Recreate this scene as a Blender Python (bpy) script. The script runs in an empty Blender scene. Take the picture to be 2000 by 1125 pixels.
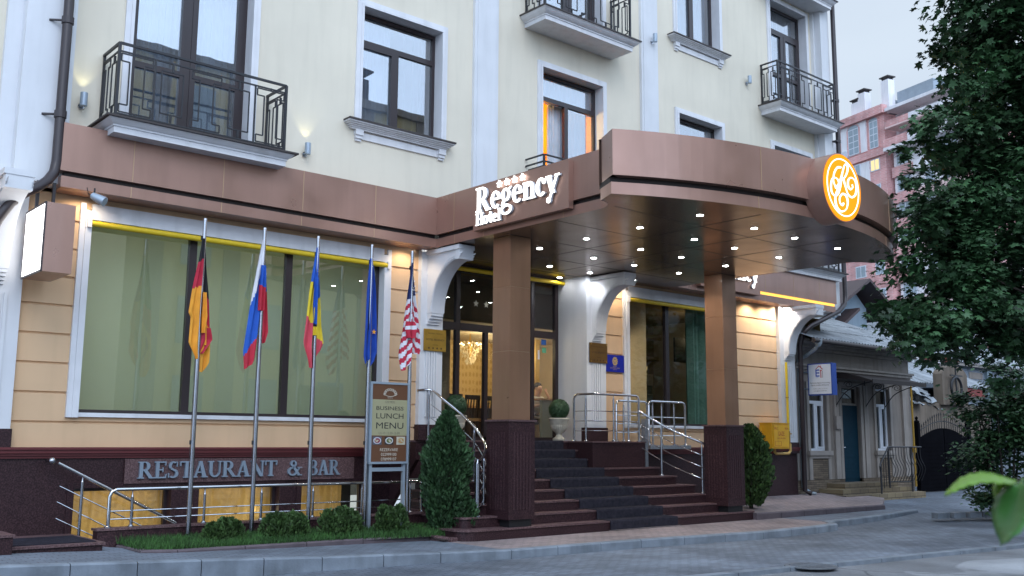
import bpy, bmesh, math, random
from math import sin, cos, pi, radians, sqrt, atan2
from mathutils import Vector, Matrix
S = bpy.context.scene
COL = S.collection
rnd = random.Random(7)

# ------------------------------------------------------------------ mesh builder
class M:
    def __init__(s): s.v=[]; s.f=[]; s.m=[]
    def add(s, vs, fs, m=0):
        o=len(s.v); s.v+= [tuple(p) for p in vs]
        for f in fs: s.f.append([i+o for i in f]); s.m.append(m)
    def quad(s, *p, m=0): s.add(p,[list(range(len(p)))],m)
    def box(s,x0,x1,y0,y1,z0,z1,m=0):
        s.add([(x0,y0,z0),(x1,y0,z0),(x1,y1,z0),(x0,y1,z0),(x0,y0,z1),(x1,y0,z1),(x1,y1,z1),(x0,y1,z1)],
              [[3,2,1,0],[4,5,6,7],[0,1,5,4],[1,2,6,5],[2,3,7,6],[3,0,4,7]],m)
    def obox(s,c,ex,ey,ez,m=0):
        c=Vector(c); ex=Vector(ex); ey=Vector(ey); ez=Vector(ez)
        P=[c+a*ex+b*ey+d*ez for d in(-1,1) for a,b in((-1,-1),(1,-1),(1,1),(-1,1))]
        s.add(P,[[3,2,1,0],[4,5,6,7],[0,1,5,4],[1,2,6,5],[2,3,7,6],[3,0,4,7]],m)
    def bar(s,a,b,w,h=None,m=0,up=(0,0,1)):
        a=Vector(a); b=Vector(b); d=(b-a); L=d.length; d.normalize(); up=Vector(up)
        if abs(d.dot(up))>.95: up=Vector((0,1,0))
        sx=d.cross(up).normalized(); sz=sx.cross(d).normalized(); h=h or w
        s.obox((a+b)/2,d*L/2,sx*w/2,sz*h/2,m)
    def prism(s,poly,ax,a,b,m=0):
        def P(u,v,t): return {'x':(t,u,v),'y':(u,t,v),'z':(u,v,t)}[ax]
        n=len(poly); vs=[P(u,v,a) for u,v in poly]+[P(u,v,b) for u,v in poly]
        fs=[list(range(n))[::-1],[n+i for i in range(n)]]+[[i,(i+1)%n,n+(i+1)%n,n+i] for i in range(n)]
        s.add(vs,fs,m)
    def tube(s,path,r,n=8,m=0,caps=True,closed=False):
        P=[Vector(p) for p in path]; k=len(P); rr=r if isinstance(r,(list,tuple)) else [r]*k
        T=[]
        for i in range(k):
            if closed: d=P[(i+1)%k]-P[i-1]
            else: d=P[min(i+1,k-1)]-P[max(i-1,0)]
            if d.length<1e-9: d=Vector((0,0,1))
            T.append(d.normalized())
        ref=Vector((0,0,1)) if abs(T[0].z)<.9 else Vector((1,0,0))
        u=(ref-T[0]*ref.dot(T[0])).normalized(); vs=[]
        for i in range(k):
            u=(u-T[i]*u.dot(T[i]))
            if u.length<1e-6: u=T[i].orthogonal()
            u.normalize(); w=T[i].cross(u)
            for j in range(n):
                a=2*pi*j/n; vs.append(P[i]+rr[i]*(cos(a)*u+sin(a)*w))
        fs=[]
        for i in range(k if closed else k-1):
            q=(i+1)%k
            for j in range(n): fs.append([i*n+j,i*n+(j+1)%n,q*n+(j+1)%n,q*n+j])
        if caps and not closed: fs+= [list(range(n))[::-1],[(k-1)*n+j for j in range(n)]]
        s.add(vs,fs,m)
    def lathe(s,prof,cx,cy,n=24,m=0,flute=None):
        vs=[]; k=len(prof)
        for r,z in prof:
            for j in range(n):
                a=2*pi*j/n; q=r
                if flute and flute[0]<z<flute[1] and j%2: q=r*flute[2]
                vs.append((cx+q*cos(a),cy+q*sin(a),z))
        fs=[[i*n+j,i*n+(j+1)%n,(i+1)*n+(j+1)%n,(i+1)*n+j] for i in range(k-1) for j in range(n)]
        fs+=[list(range(n))[::-1],[(k-1)*n+j for j in range(n)]]
        s.add(vs,fs,m)
    def sphere(s,c,r,n=12,m=0,sc=(1,1,1)):
        k=n//2+1; prof=[]; vs=[]
        for i in range(k):
            t=pi*i/(k-1)
            for j in range(n):
                a=2*pi*j/n; vs.append((c[0]+r*sc[0]*sin(t)*cos(a),c[1]+r*sc[1]*sin(t)*sin(a),c[2]-r*sc[2]*cos(t)))
        s.add(vs,[[i*n+j,i*n+(j+1)%n,(i+1)*n+(j+1)%n,(i+1)*n+j] for i in range(k-1) for j in range(n)],m)
    def flat(s,poly,o,ex,ey,ez,d0,d1,m=0):
        o=Vector(o); ex=Vector(ex); ey=Vector(ey); ez=Vector(ez); n=len(poly)
        vs=[o+u*ex+v*ey+d0*ez for u,v in poly]+[o+u*ex+v*ey+d1*ez for u,v in poly]
        s.add(vs,[list(range(n))[::-1],[n+i for i in range(n)]]+[[i,(i+1)%n,n+(i+1)%n,n+i] for i in range(n)],m)
    def mesh(s,name,mats,org=(0,0,0),smooth=False,merge=False):
        me=bpy.data.meshes.new(name); o=Vector(org)
        me.from_pydata([Vector(p)-o for p in s.v],[],s.f)
        for q in (mats if isinstance(mats,(list,tuple)) else [mats]): me.materials.append(q)
        me.polygons.foreach_set('material_index',s.m)
        bm=bmesh.new(); bm.from_mesh(me)
        if merge: bmesh.ops.remove_doubles(bm,verts=bm.verts,dist=1e-5)
        bmesh.ops.recalc_face_normals(bm,faces=bm.faces); bm.to_mesh(me); bm.free()
        if smooth:
            me.polygons.foreach_set('use_smooth',[True]*len(me.polygons))
            me.set_sharp_from_angle(angle=radians(38))
        me.update(); return me

ORG={}
def tag(o,label=None,cat=None,group=None,kind=None):
    if label: o['label']=label
    if cat: o['category']=cat
    if group: o['group']=group
    if kind: o['kind']=kind
    return o
def thing(name,label,cat,loc=(0,0,0),group=None):
    o=bpy.data.objects.new(name,None); COL.objects.link(o); o.location=loc; o.empty_display_size=.2
    ORG[o.name]=Vector(loc); return tag(o,label,cat,group)
def part(par,name,mb,mats,smooth=False,label=None,merge=False):
    org=ORG[par.name]
    o=bpy.data.objects.new(name,mb.mesh(name,mats,org,smooth,merge)); COL.objects.link(o); o.parent=par
    ORG[o.name]=org
    if label: o['label']=label
    return o
def solo(name,mb,mats,label,cat,loc,group=None,smooth=False,kind=None,merge=False):
    o=bpy.data.objects.new(name,mb.mesh(name,mats,loc,smooth,merge)); COL.objects.link(o); o.location=loc
    ORG[o.name]=Vector(loc); return tag(o,label,cat,group,kind)
def copy_tree(o,par=None):
    c=o.copy(); COL.objects.link(c)
    ORG[c.name]=ORG.get(o.name,Vector())
    if par: c.parent=par
    for ch in list(o.children): copy_tree(ch,c)
    return c

# ------------------------------------------------------------------ materials
def pm(name,col,rough=.6,metal=0.,var=.12,scale=2.5,bump=0.,bscale=60.,spec=.5,stain=0.,rand=0.,coat=0.,emit=None,estr=0.,aniso=None,trans=0.,rvar=0.):
    m=bpy.data.materials.new(name); m.use_nodes=True; nt=m.node_tree; N=nt.nodes; L=nt.links
    b=N['Principled BSDF']; b.inputs['Roughness'].default_value=rough; b.inputs['Metallic'].default_value=metal
    b.inputs['Specular IOR Level'].default_value=spec
    if coat: b.inputs['Coat Weight'].default_value=coat
    if trans: b.inputs['Transmission Weight'].default_value=trans
    tc=N.new('ShaderNodeTexCoord'); cur=None
    c4=(*col,1)
    if var or stain or rand:
        n1=N.new('ShaderNodeTexNoise'); n1.inputs['Scale'].default_value=scale; n1.inputs['Detail'].default_value=6
        L.new(tc.outputs['Object'],n1.inputs['Vector'])
        r=N.new('ShaderNodeValToRGB'); r.color_ramp.elements[0].position=.3; r.color_ramp.elements[1].position=.72
        lo=1-var; hi=1+var*.7
        r.color_ramp.elements[0].color=(col[0]*lo,col[1]*lo,col[2]*lo,1); r.color_ramp.elements[1].color=(col[0]*hi,col[1]*hi,col[2]*hi,1)
        L.new(n1.outputs['Fac'],r.inputs['Fac']); cur=r.outputs['Color']
        if stain:
            mp=N.new('ShaderNodeMapping'); mp.inputs['Scale'].default_value=(3,3,.35); L.new(tc.outputs['Object'],mp.inputs['Vector'])
            n2=N.new('ShaderNodeTexNoise'); n2.inputs['Scale'].default_value=1.7; n2.inputs['Detail'].default_value=8; L.new(mp.outputs[0],n2.inputs['Vector'])
            r2=N.new('ShaderNodeValToRGB'); r2.color_ramp.elements[0].position=.30; r2.color_ramp.elements[1].position=.52
            r2.color_ramp.elements[0].color=(1-stain,1-stain,1-stain*1.05,1); r2.color_ramp.elements[1].color=(1,1,1,1); L.new(n2.outputs['Fac'],r2.inputs['Fac'])
            mx=N.new('ShaderNodeMix'); mx.data_type='RGBA'; mx.blend_type='MULTIPLY'; mx.inputs[0].default_value=1
            L.new(cur,mx.inputs[6]); L.new(r2.outputs['Color'],mx.inputs[7]); cur=mx.outputs[2]
        if rand:
            g=N.new('ShaderNodeNewGeometry'); mr=N.new('ShaderNodeMapRange'); mr.inputs[3].default_value=1-rand; mr.inputs[4].default_value=1+rand
            L.new(g.outputs['Random Per Island'],mr.inputs[0])
            mx=N.new('ShaderNodeMix'); mx.data_type='RGBA'; mx.blend_type='MULTIPLY'; mx.inputs[0].default_value=1
            L.new(cur,mx.inputs[6]); L.new(mr.outputs[0],mx.inputs[7]); cur=mx.outputs[2]
        L.new(cur,b.inputs['Base Color'])
    else: b.inputs['Base Color'].default_value=c4
    if rvar:
        nr=N.new('ShaderNodeTexNoise'); nr.inputs['Scale'].default_value=1.3; nr.inputs['Detail'].default_value=7; L.new(tc.outputs['Object'],nr.inputs['Vector']); mrr=N.new('ShaderNodeMapRange'); mrr.inputs[1].default_value=.3; mrr.inputs[2].default_value=.7; mrr.inputs[3].default_value=rough-rvar; mrr.inputs[4].default_value=rough+rvar; L.new(nr.outputs['Fac'],mrr.inputs[0]); L.new(mrr.outputs[0],b.inputs['Roughness'])
    if bump:
        nb=N.new('ShaderNodeTexNoise'); nb.inputs['Scale'].default_value=bscale; nb.inputs['Detail'].default_value=5
        if aniso:
            mp=N.new('ShaderNodeMapping'); mp.inputs['Scale'].default_value=aniso; L.new(tc.outputs['Object'],mp.inputs['Vector']); L.new(mp.outputs[0],nb.inputs['Vector'])
        else: L.new(tc.outputs['Object'],nb.inputs['Vector'])
        bp=N.new('ShaderNodeBump'); bp.inputs['Strength'].default_value=bump; bp.inputs['Distance'].default_value=.01
        L.new(nb.outputs['Fac'],bp.inputs['Height']); L.new(bp.outputs[0],b.inputs['Normal'])
    if emit: b.inputs['Emission Color'].default_value=(*emit,1); b.inputs['Emission Strength'].default_value=estr
    return m
def em(name,col,st):
    m=bpy.data.materials.new(name); m.use_nodes=True; nt=m.node_tree; nt.nodes.clear()
    o=nt.nodes.new('ShaderNodeOutputMaterial'); e=nt.nodes.new('ShaderNodeEmission'); e.inputs[0].default_value=(*col,1); e.inputs[1].default_value=st
    nt.links.new(e.outputs[0],o.inputs[0]); return m
def glass(name,tint,r0,gcol=(1,1,1),wav=.0):
    m=bpy.data.materials.new(name); m.use_nodes=True; nt=m.node_tree; N=nt.nodes; L=nt.links; N.clear()
    o=N.new('ShaderNodeOutputMaterial'); mx=N.new('ShaderNodeMixShader'); t=N.new('ShaderNodeBsdfTransparent'); g=N.new('ShaderNodeBsdfGlossy')
    t.inputs[0].default_value=(*tint,1); g.inputs['Color'].default_value=(*gcol,1); g.inputs['Roughness'].default_value=.0
    lw=N.new('ShaderNodeLayerWeight'); lw.inputs['Blend'].default_value=.5; pw=N.new('ShaderNodeMath'); pw.operation='POWER'; pw.inputs[1].default_value=4.; L.new(lw.outputs['Facing'],pw.inputs[0])
    mr=N.new('ShaderNodeMapRange'); mr.inputs[3].default_value=r0; mr.inputs[4].default_value=1.; L.new(pw.outputs[0],mr.inputs[0])
    L.new(mr.outputs[0],mx.inputs[0]); L.new(t.outputs[0],mx.inputs[1]); L.new(g.outputs[0],mx.inputs[2]); L.new(mx.outputs[0],o.inputs[0])
    if wav:
        tc=N.new('ShaderNodeTexCoord'); n=N.new('ShaderNodeTexNoise'); n.inputs['Scale'].default_value=1.1; L.new(tc.outputs['Object'],n.inputs['Vector'])
        b=N.new('ShaderNodeBump'); b.inputs['Strength'].default_value=wav; b.inputs['Distance'].default_value=.02; L.new(n.outputs['Fac'],b.inputs['Height']); L.new(b.outputs[0],g.inputs['Normal'])
    return m
def brick(name,c1,c2,mort,sx,rowh,brw,rough=.8,bump=.4,msize=.012,rot=(0,0,0),var=.5,metal=0):
    m=bpy.data.materials.new(name); m.use_nodes=True; nt=m.node_tree; N=nt.nodes; L=nt.links; b=N['Principled BSDF']
    b.inputs['Roughness'].default_value=rough; b.inputs['Metallic'].default_value=metal
    tc=N.new('ShaderNodeTexCoord'); mp=N.new('ShaderNodeMapping'); mp.inputs['Rotation'].default_value=rot; L.new(tc.outputs['Object'],mp.inputs[0])
    t=N.new('ShaderNodeTexBrick'); t.inputs['Scale'].default_value=sx; t.inputs['Row Height'].default_value=rowh; t.inputs['Brick Width'].default_value=brw
    t.inputs['Mortar Size'].default_value=msize; t.inputs['Mortar Smooth'].default_value=.3; t.inputs['Bias'].default_value=0
    t.inputs['Color1'].default_value=(*c1,1); t.inputs['Color2'].default_value=(*c2,1); t.inputs['Mortar'].default_value=(*mort,1)
    L.new(mp.outputs[0],t.inputs['Vector'])
    n=N.new('ShaderNodeTexNoise'); n.inputs['Scale'].default_value=.8; n.inputs['Detail'].default_value=8; L.new(tc.outputs['Object'],n.inputs[0])
    r=N.new('ShaderNodeValToRGB'); r.color_ramp.elements[0].color=(1-var,)*3+(1,); r.color_ramp.elements[1].color=(1+var*.5,)*3+(1,); r.color_ramp.elements[0].position=.3; r.color_ramp.elements[1].position=.75; L.new(n.outputs['Fac'],r.inputs[0])
    mx=N.new('ShaderNodeMix'); mx.data_type='RGBA'; mx.blend_type='MULTIPLY'; mx.inputs[0].default_value=1; L.new(t.outputs['Color'],mx.inputs[6]); L.new(r.outputs[0],mx.inputs[7])
    nd=N.new('ShaderNodeTexNoise'); nd.inputs['Scale'].default_value=.33; nd.inputs['Detail'].default_value=12; nd.inputs['Roughness'].default_value=.72; L.new(tc.outputs['Object'],nd.inputs[0])
    rd=N.new('ShaderNodeValToRGB'); rd.color_ramp.elements[0].position=.36; rd.color_ramp.elements[0].color=(1-var*.9,1-var*.9,1-var*.85,1); rd.color_ramp.elements[1].position=.52; rd.color_ramp.elements[1].color=(1,1,1,1); L.new(nd.outputs['Fac'],rd.inputs[0])
    mx2=N.new('ShaderNodeMix'); mx2.data_type='RGBA'; mx2.blend_type='MULTIPLY'; mx2.inputs[0].default_value=1; L.new(mx.outputs[2],mx2.inputs[6]); L.new(rd.outputs[0],mx2.inputs[7]); mx=mx2
    L.new(mx.outputs[2],b.inputs['Base Color'])
    bp=N.new('ShaderNodeBump'); bp.inputs['Strength'].default_value=bump; bp.inputs['Distance'].default_value=.006; bp.invert=True; L.new(t.outputs['Fac'],bp.inputs['Height']); L.new(bp.outputs[0],b.inputs['Normal'])
    return m

K={}
K['cream']=pm('cream_plaster',(.75,.685,.555),.85,var=.08,scale=.7,bump=.3,bscale=140,stain=.05)
K['white']=pm('white_plaster',(.70,.71,.73),.7,var=.06,scale=1.3,bump=.12,bscale=120,stain=.06)
K['whitew']=pm('white_trim',(.72,.72,.74),.5,var=.06,scale=3,stain=.12)
K['orange']=pm('peach_plaster',(.70,.47,.28),.85,var=.07,scale=1.2,bump=.2,bscale=140,stain=.06)
K['brownp']=pm('brown_composite',(.375,.22,.17),.36,.5,var=.07,scale=1.5,bump=.12,bscale=1.2,coat=.15,rvar=.10,stain=.08)
K['pillar']=pm('bronze_composite',(.36,.20,.12),.36,.5,var=.08,scale=1.5,coat=.15,bump=.12,bscale=1.4,rvar=.10,stain=.10)
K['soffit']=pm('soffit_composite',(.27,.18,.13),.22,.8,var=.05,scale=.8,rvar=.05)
K['seam']=pm('seam_tan',(.50,.33,.20),.5,.3,var=.1)
K['dark']=pm('groove_dark',(.02,.014,.012),.6,var=0)
K['granite']=None
def granite(name,a,b,rough):
    m=bpy.data.materials.new(name); m.use_nodes=True; nt=m.node_tree; N=nt.nodes; L=nt.links; p=N['Principled BSDF']; p.inputs['Roughness'].default_value=rough; p.inputs['Specular IOR Level'].default_value=.28
    tc=N.new('ShaderNodeTexCoord'); v=N.new('ShaderNodeTexNoise'); v.inputs['Scale'].default_value=55; v.inputs['Detail'].default_value=3; L.new(tc.outputs['Object'],v.inputs[0])
    r=N.new('ShaderNodeValToRGB'); r.color_ramp.elements[0].position=.42; r.color_ramp.elements[0].color=(*a,1); r.color_ramp.elements[1].position=.75; r.color_ramp.elements[1].color=(*b,1); L.new(v.outputs['Fac'],r.inputs[0])
    n=N.new('ShaderNodeTexNoise'); n.inputs['Scale'].default_value=1.1; n.inputs['Detail'].default_value=6; L.new(tc.outputs['Object'],n.inputs[0])
    r2=N.new('ShaderNodeValToRGB'); r2.color_ramp.elements[0].position=.3; r2.color_ramp.elements[0].color=(.75,.75,.78,1); r2.color_ramp.elements[1].color=(1.2,1.15,1.15,1); L.new(n.outputs['Fac'],r2.inputs[0])
    mx=N.new('ShaderNodeMix'); mx.data_type='RGBA'; mx.blend_type='MULTIPLY'; mx.inputs[0].default_value=1; L.new(r.outputs[0],mx.inputs[6]); L.new(r2.outputs[0],mx.inputs[7]); L.new(mx.outputs[2],p.inputs['Base Color'])
    r3=N.new('ShaderNodeMapRange'); r3.inputs[3].default_value=rough*.8; r3.inputs[4].default_value=rough*1.5; L.new(n.outputs['Fac'],r3.inputs[0]); L.new(r3.outputs[0],p.inputs['Roughness'])
    return m
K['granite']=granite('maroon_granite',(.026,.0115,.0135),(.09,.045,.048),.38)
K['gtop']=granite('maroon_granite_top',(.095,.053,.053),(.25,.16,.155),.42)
K['redmold']=pm('red_moulding',(.13,.022,.024),.5,var=.1)
K['frame']=pm('brown_window_frame',(.030,.020,.022),.35,var=.05)
K['iron']=pm('wrought_iron',(.03,.03,.034),.45,.3,var=.1)
K['flash']=pm('dark_flashing',(.05,.04,.038),.55,.1,var=.1)
K['steel']=pm('stainless_steel',(.62,.63,.65),.16,1,var=.05,scale=8)
K['steeld']=pm('brushed_pole',(.42,.43,.46),.25,1,var=.08,scale=5)
K['alu']=pm('grey_aluminium',(.36,.43,.50),.4,.4,var=.05)
K['yellow']=pm('yellow_tube',(.80,.56,.02),.45,var=.05)
K['glassbig']=glass('restaurant_glass',(.88,.91,.89),.12)
K['glassup']=glass('upper_glass',(.80,.84,.88),.26,wav=.05)
K['glassdoor']=glass('entrance_glass',(.92,.95,.95),.06)
K['glassdin']=glass('dining_glass',(.88,.90,.87),.05)
K['glassdark']=glass('neighbour_glass',(.5,.55,.55),.12)
K['sofl']=None
K['curtw']=pm('white_curtain',(.55,.60,.66),.9,var=.15,scale=3)
K['curtg']=pm('pale_green_blind',(.52,.56,.46),.9,var=.10,scale=1.0)
K['curtt']=pm('teal_curtain',(.20,.36,.30),.9,var=.15,scale=4)
K['black']=pm('black_plastic',(.012,.012,.013),.4,var=0)
K['ledw']=em('led_white',(.94,.97,1.),60)
K['letter']=em('letter_white',(1,.98,.95),2.6)
K['letterside']=pm('letter_side',(.60,.62,.66),.5,var=.05)
K['boxw']=em('lightbox_white',(1,.99,1),3.2)
K['orangeled']=em('orange_disc',(1.,.33,.015),1.15)
K['ledstrip']=em('led_strip',(1.,.52,.10),1.6)
K['carpet']=pm('dark_carpet',(.034,.032,.042),.95,var=.3,scale=14,bump=.5,bscale=300,spec=.05)
K['urn']=pm('urn_stone',(.55,.50,.40),.8,var=.18,scale=9,bump=.3,bscale=60,stain=.2)
K['leafd']=pm('thuja_green',(.032,.080,.026),.7,var=.35,scale=5,rand=.45)
K['leafs']=pm('shrub_green',(.050,.100,.024),.7,var=.4,scale=6,rand=.45)
K['leafb']=pm('box_green',(.036,.085,.032),.6,var=.25,scale=8,rand=.5)
K['maple']=pm('maple_green',(.040,.100,.038),.55,var=.5,scale=1.0,rand=.55)
K['bark']=pm('bark',(.05,.04,.03),.9,var=.3,scale=8,bump=.8,bscale=25)
K['grass']=pm('grass_green',(.035,.10,.018),.8,var=.4,scale=4,rand=.45)
K['soil']=pm('soil',(.035,.03,.022),.95,var=.3,scale=8,bump=.6,bscale=40)
K['pavg']=brick('grey_pavers',(.185,.215,.26),(.145,.17,.205),(.08,.09,.11),1,.1,.2,.85,.4,.008,var=.35)
K['pavp']=brick('pink_pavers',(.36,.285,.275),(.28,.225,.22),(.15,.13,.13),1,.1,.2,.85,.4,.008,var=.35)
K['pavd']=brick('driveway_setts',(.195,.23,.28),(.145,.172,.21),(.085,.10,.12),1,.1,.2,.8,.45,.009,rot=(0,0,.1),var=.45)
K['kerb']=pm('concrete_kerb',(.20,.23,.265),.85,var=.3,scale=3,bump=.4,bscale=40,stain=.2)
K['kerbd']=pm('plum_kerb',(.11,.085,.095),.8,var=.25,scale=4,bump=.3,bscale=40)
K['asph']=pm('asphalt',(.21,.22,.235),.9,var=.5,scale=.55,bump=.5,bscale=90,stain=0)
def cracked(m):
    nt=m.node_tree; N=nt.nodes; L=nt.links; b=N['Principled BSDF']; src=b.inputs['Base Color'].links[0].from_socket; tc=[n for n in N if n.bl_idname=='ShaderNodeTexCoord'][0]
    nz=N.new('ShaderNodeTexNoise'); nz.inputs['Scale'].default_value=1.4; nz.inputs['Detail'].default_value=6; L.new(tc.outputs['Object'],nz.inputs[0]); ad=N.new('ShaderNodeMixRGB'); ad.inputs[0].default_value=.28; L.new(tc.outputs['Object'],ad.inputs[1]); L.new(nz.outputs['Color'],ad.inputs[2])
    v=N.new('ShaderNodeTexVoronoi'); v.feature='DISTANCE_TO_EDGE'; v.inputs['Scale'].default_value=.55; L.new(ad.outputs[0],v.inputs['Vector']); r=N.new('ShaderNodeValToRGB'); r.color_ramp.elements[0].position=.0; r.color_ramp.elements[0].color=(.45,.45,.45,1); r.color_ramp.elements[1].position=.012; r.color_ramp.elements[1].color=(1,1,1,1); L.new(v.outputs['Distance'],r.inputs[0])
    g=N.new('ShaderNodeTexNoise'); g.inputs['Scale'].default_value=160; g.inputs['Detail'].default_value=2; L.new(tc.outputs['Object'],g.inputs[0]); rg=N.new('ShaderNodeValToRGB'); rg.color_ramp.elements[0].position=.35; rg.color_ramp.elements[0].color=(.6,.6,.6,1); rg.color_ramp.elements[1].position=.7; rg.color_ramp.elements[1].color=(1.25,1.25,1.25,1); L.new(g.outputs['Fac'],rg.inputs[0])
    p=N.new('ShaderNodeTexNoise'); p.inputs['Scale'].default_value=.45; p.inputs['Detail'].default_value=3; p.inputs['Distortion'].default_value=1.2; L.new(tc.outputs['Object'],p.inputs[0]); rp=N.new('ShaderNodeValToRGB'); rp.color_ramp.elements[0].position=.54; rp.color_ramp.elements[0].color=(1,1,1,1); rp.color_ramp.elements[1].position=.57; rp.color_ramp.elements[1].color=(1.6,1.6,1.58,1); L.new(p.outputs['Fac'],rp.inputs[0])
    cur=src
    for q in (r,rg,rp):
        mx=N.new('ShaderNodeMix'); mx.data_type='RGBA'; mx.blend_type='MULTIPLY'; mx.inputs[0].default_value=1; L.new(cur,mx.inputs[6]); L.new(q.outputs[0],mx.inputs[7]); cur=mx.outputs[2]
    L.new(cur,b.inputs['Base Color'])
cracked(K['asph'])
K['ground']=pm('ground',(.07,.07,.07),.95,var=.3,scale=.3)
K['goldwall']=None
# ------------------------------------------------------------------ hotel building
D=14.76; BF=14.31; ZS=5.065; ZT=5.99; XL=3.0; XR=24.6; XG=22.5
H=thing('hotel_building','cream hotel with white pilasters and peach ground floor, filling most of the picture','hotel',(14,D,0))

def wall_cells(mb,x0,x1,z0,z1,holes,y,depth,m=0,mr=1,tb=True):
    xs=sorted({x0,x1,*[h[0] for h in holes],*[h[1] for h in holes]}); zs=sorted({z0,z1,*[h[2] for h in holes],*[h[3] for h in holes]})
    for a,b in zip(xs,xs[1:]):
        for c,d in zip(zs,zs[1:]):
            if any(h[0]-1e-6<=a and b<=h[1]+1e-6 and h[2]-1e-6<=c and d<=h[3]+1e-6 for h in holes): continue
            mb.quad((a,y,c),(b,y,c),(b,y,d),(a,y,d),m=m)
    for a,b,c,d in holes:
        mb.quad((a,y,c),(a,y+depth,c),(a,y+depth,d),(a,y,d),m=mr); mb.quad((b,y,c),(b,y,d),(b,y+depth,d),(b,y+depth,c),m=mr)
        if not tb: continue
        mb.quad((a,y,d),(a,y+depth,d),(b,y+depth,d),(b,y,d),m=mr); mb.quad((a,y,c),(b,y,c),(b,y+depth,c),(a,y+depth,c),m=mr)
UH=[(5.0,6.95,6.14,9.46),(9.11,10.90,7.25,9.45),(13.56,15.39,6.6,9.45),(18.04,19.72,7.25,9.45),(21.99,23.72,6.14,9.45),
    (18.04,19.72,11.40,13.6),(13.56,15.39,10.42,13.65),(22.0,23.74,10.42,13.6),(9.11,10.90,11.4,13.6),(5.0,6.95,10.42,13.6)]
mb=M(); wall_cells(mb,XL-5,XR,ZS,18.2,UH,D,.30)
part(H,'upper_wall',mb,[K['cream'],K['whitew']])
# lower wall with horizontal grooves
LW=[(4.42,9.84,1.88,4.90),(10.97,14.78,1.20,ZS),(16.02,19.75,1.88,4.95)]
mb=M(); gz=[1.42]+[1.80+.4125*i for i in range(8)]+[ZS+.2]
for i,(a,b) in enumerate(zip(gz,gz[1:])):
    z0=a+(.018 if i else 0); z1=b-(.018 if i<len(gz)-2 else 0)
    wall_cells(mb,XL-5,XG,z0,z1,[(h[0],h[1],max(z0,h[2]),min(z1,h[3])) for h in LW if h[3]>z0 and h[2]<z1],D,.12,0,0,tb=False)
    if i: 
        for s,e in ((XL-5,LW[0][0]),(LW[0][0],LW[0][1]),(LW[0][1],LW[1][0]),(LW[1][1],LW[2][0]),(LW[2][0],LW[2][1]),(LW[2][1],XG)):
            if (s,e) in ((LW[0][0],LW[0][1]),(LW[2][0],LW[2][1])) and 1.88<a<4.9: continue
            if (s,e)==(LW[1][0],LW[1][1]): continue
            c=a
            mb.quad((s,D,c-.018),(e,D,c-.018),(e,D+.03,c-.010),(s,D+.03,c-.010)); mb.quad((s,D+.03,c-.010),(e,D+.03,c-.010),(e,D+.03,c+.010),(s,D+.03,c+.010)); mb.quad((s,D+.03,c+.010),(e,D+.03,c+.010),(e,D,c+.018),(s,D,c+.018))
part(H,'rusticated_wall',mb,K['orange'])
# plinth with basement windows
BW=[(4.60,6.00,-.9,.88),(6.43,7.78,-.9,.88),(8.18,9.42,-.9,.88)]
mb=M(); wall_cells(mb,XL-5,10.0,-1.,1.30,BW,D-.05,.22)
for a,b,c,d in BW: mb.box(a-.09,a,D-.075,D-.048,c,d+.07); mb.box(b,b+.09,D-.075,D-.048,c,d+.07); mb.box(a,b,D-.075,D-.048,d,d+.07)
part(H,'plinth',mb,K['granite']); mb=M(); wall_cells(mb,14.9,XG+.02,-.3,1.30,[],D-.05,.1)
for a,b,c,d in ():
    mb.box(a-.09,a,D-.075,D-.048,c,d+.07); mb.box(b,b+.09,D-.075,D-.048,c,d+.07); mb.box(a,b,D-.075,D-.048,d,d+.07)
mb.quad((XG+.02,D-.05,-.3),(XG+.02,D+9,-.3),(XG+.02,D+9,1.3),(XG+.02,D-.05,1.3))
part(H,'plinth',mb,K['granite'])
mb=M()
for a,b in ((XL-5,10.0),(15.9,XG+.04)):
    for z0,z1,o in ((1.30,1.335,.03),(1.335,1.37,.055),(1.37,1.42,.085),(1.42,1.452,.11)): mb.box(a,b,D-.05-o,D+.02,z0,z1,0)
part(H,'plinth_moulding',mb,K['redmold'])
# solid rest of the building: returns, roof
mb=M(); mb.quad((XR,D,ZS),(XR,D+10,ZS),(XR,D+10,18.2),(XR,D,18.2)); mb.quad((XG,D,0),(XG,D+10,0),(XG,D+10,ZS),(XG,D,ZS)); mb.quad((XG,D,ZS),(XR,D,ZS),(XR,D+10,ZS),(XG,D+10,ZS)); mb.quad((XL-5,D+10,0),(XR,D+10,0),(XR,D+10,18.2),(XL-5,D+10,18.2)); mb.quad((XL-5,D,0),(XL-5,D+10,0),(XL-5,D+10,18.2),(XL-5,D,18.2))
mb.box(XL-5.4,XR+.4,D-.4,D+10.4,18.2,18.5); part(H,'side_wall',mb,K['cream'])

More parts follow.
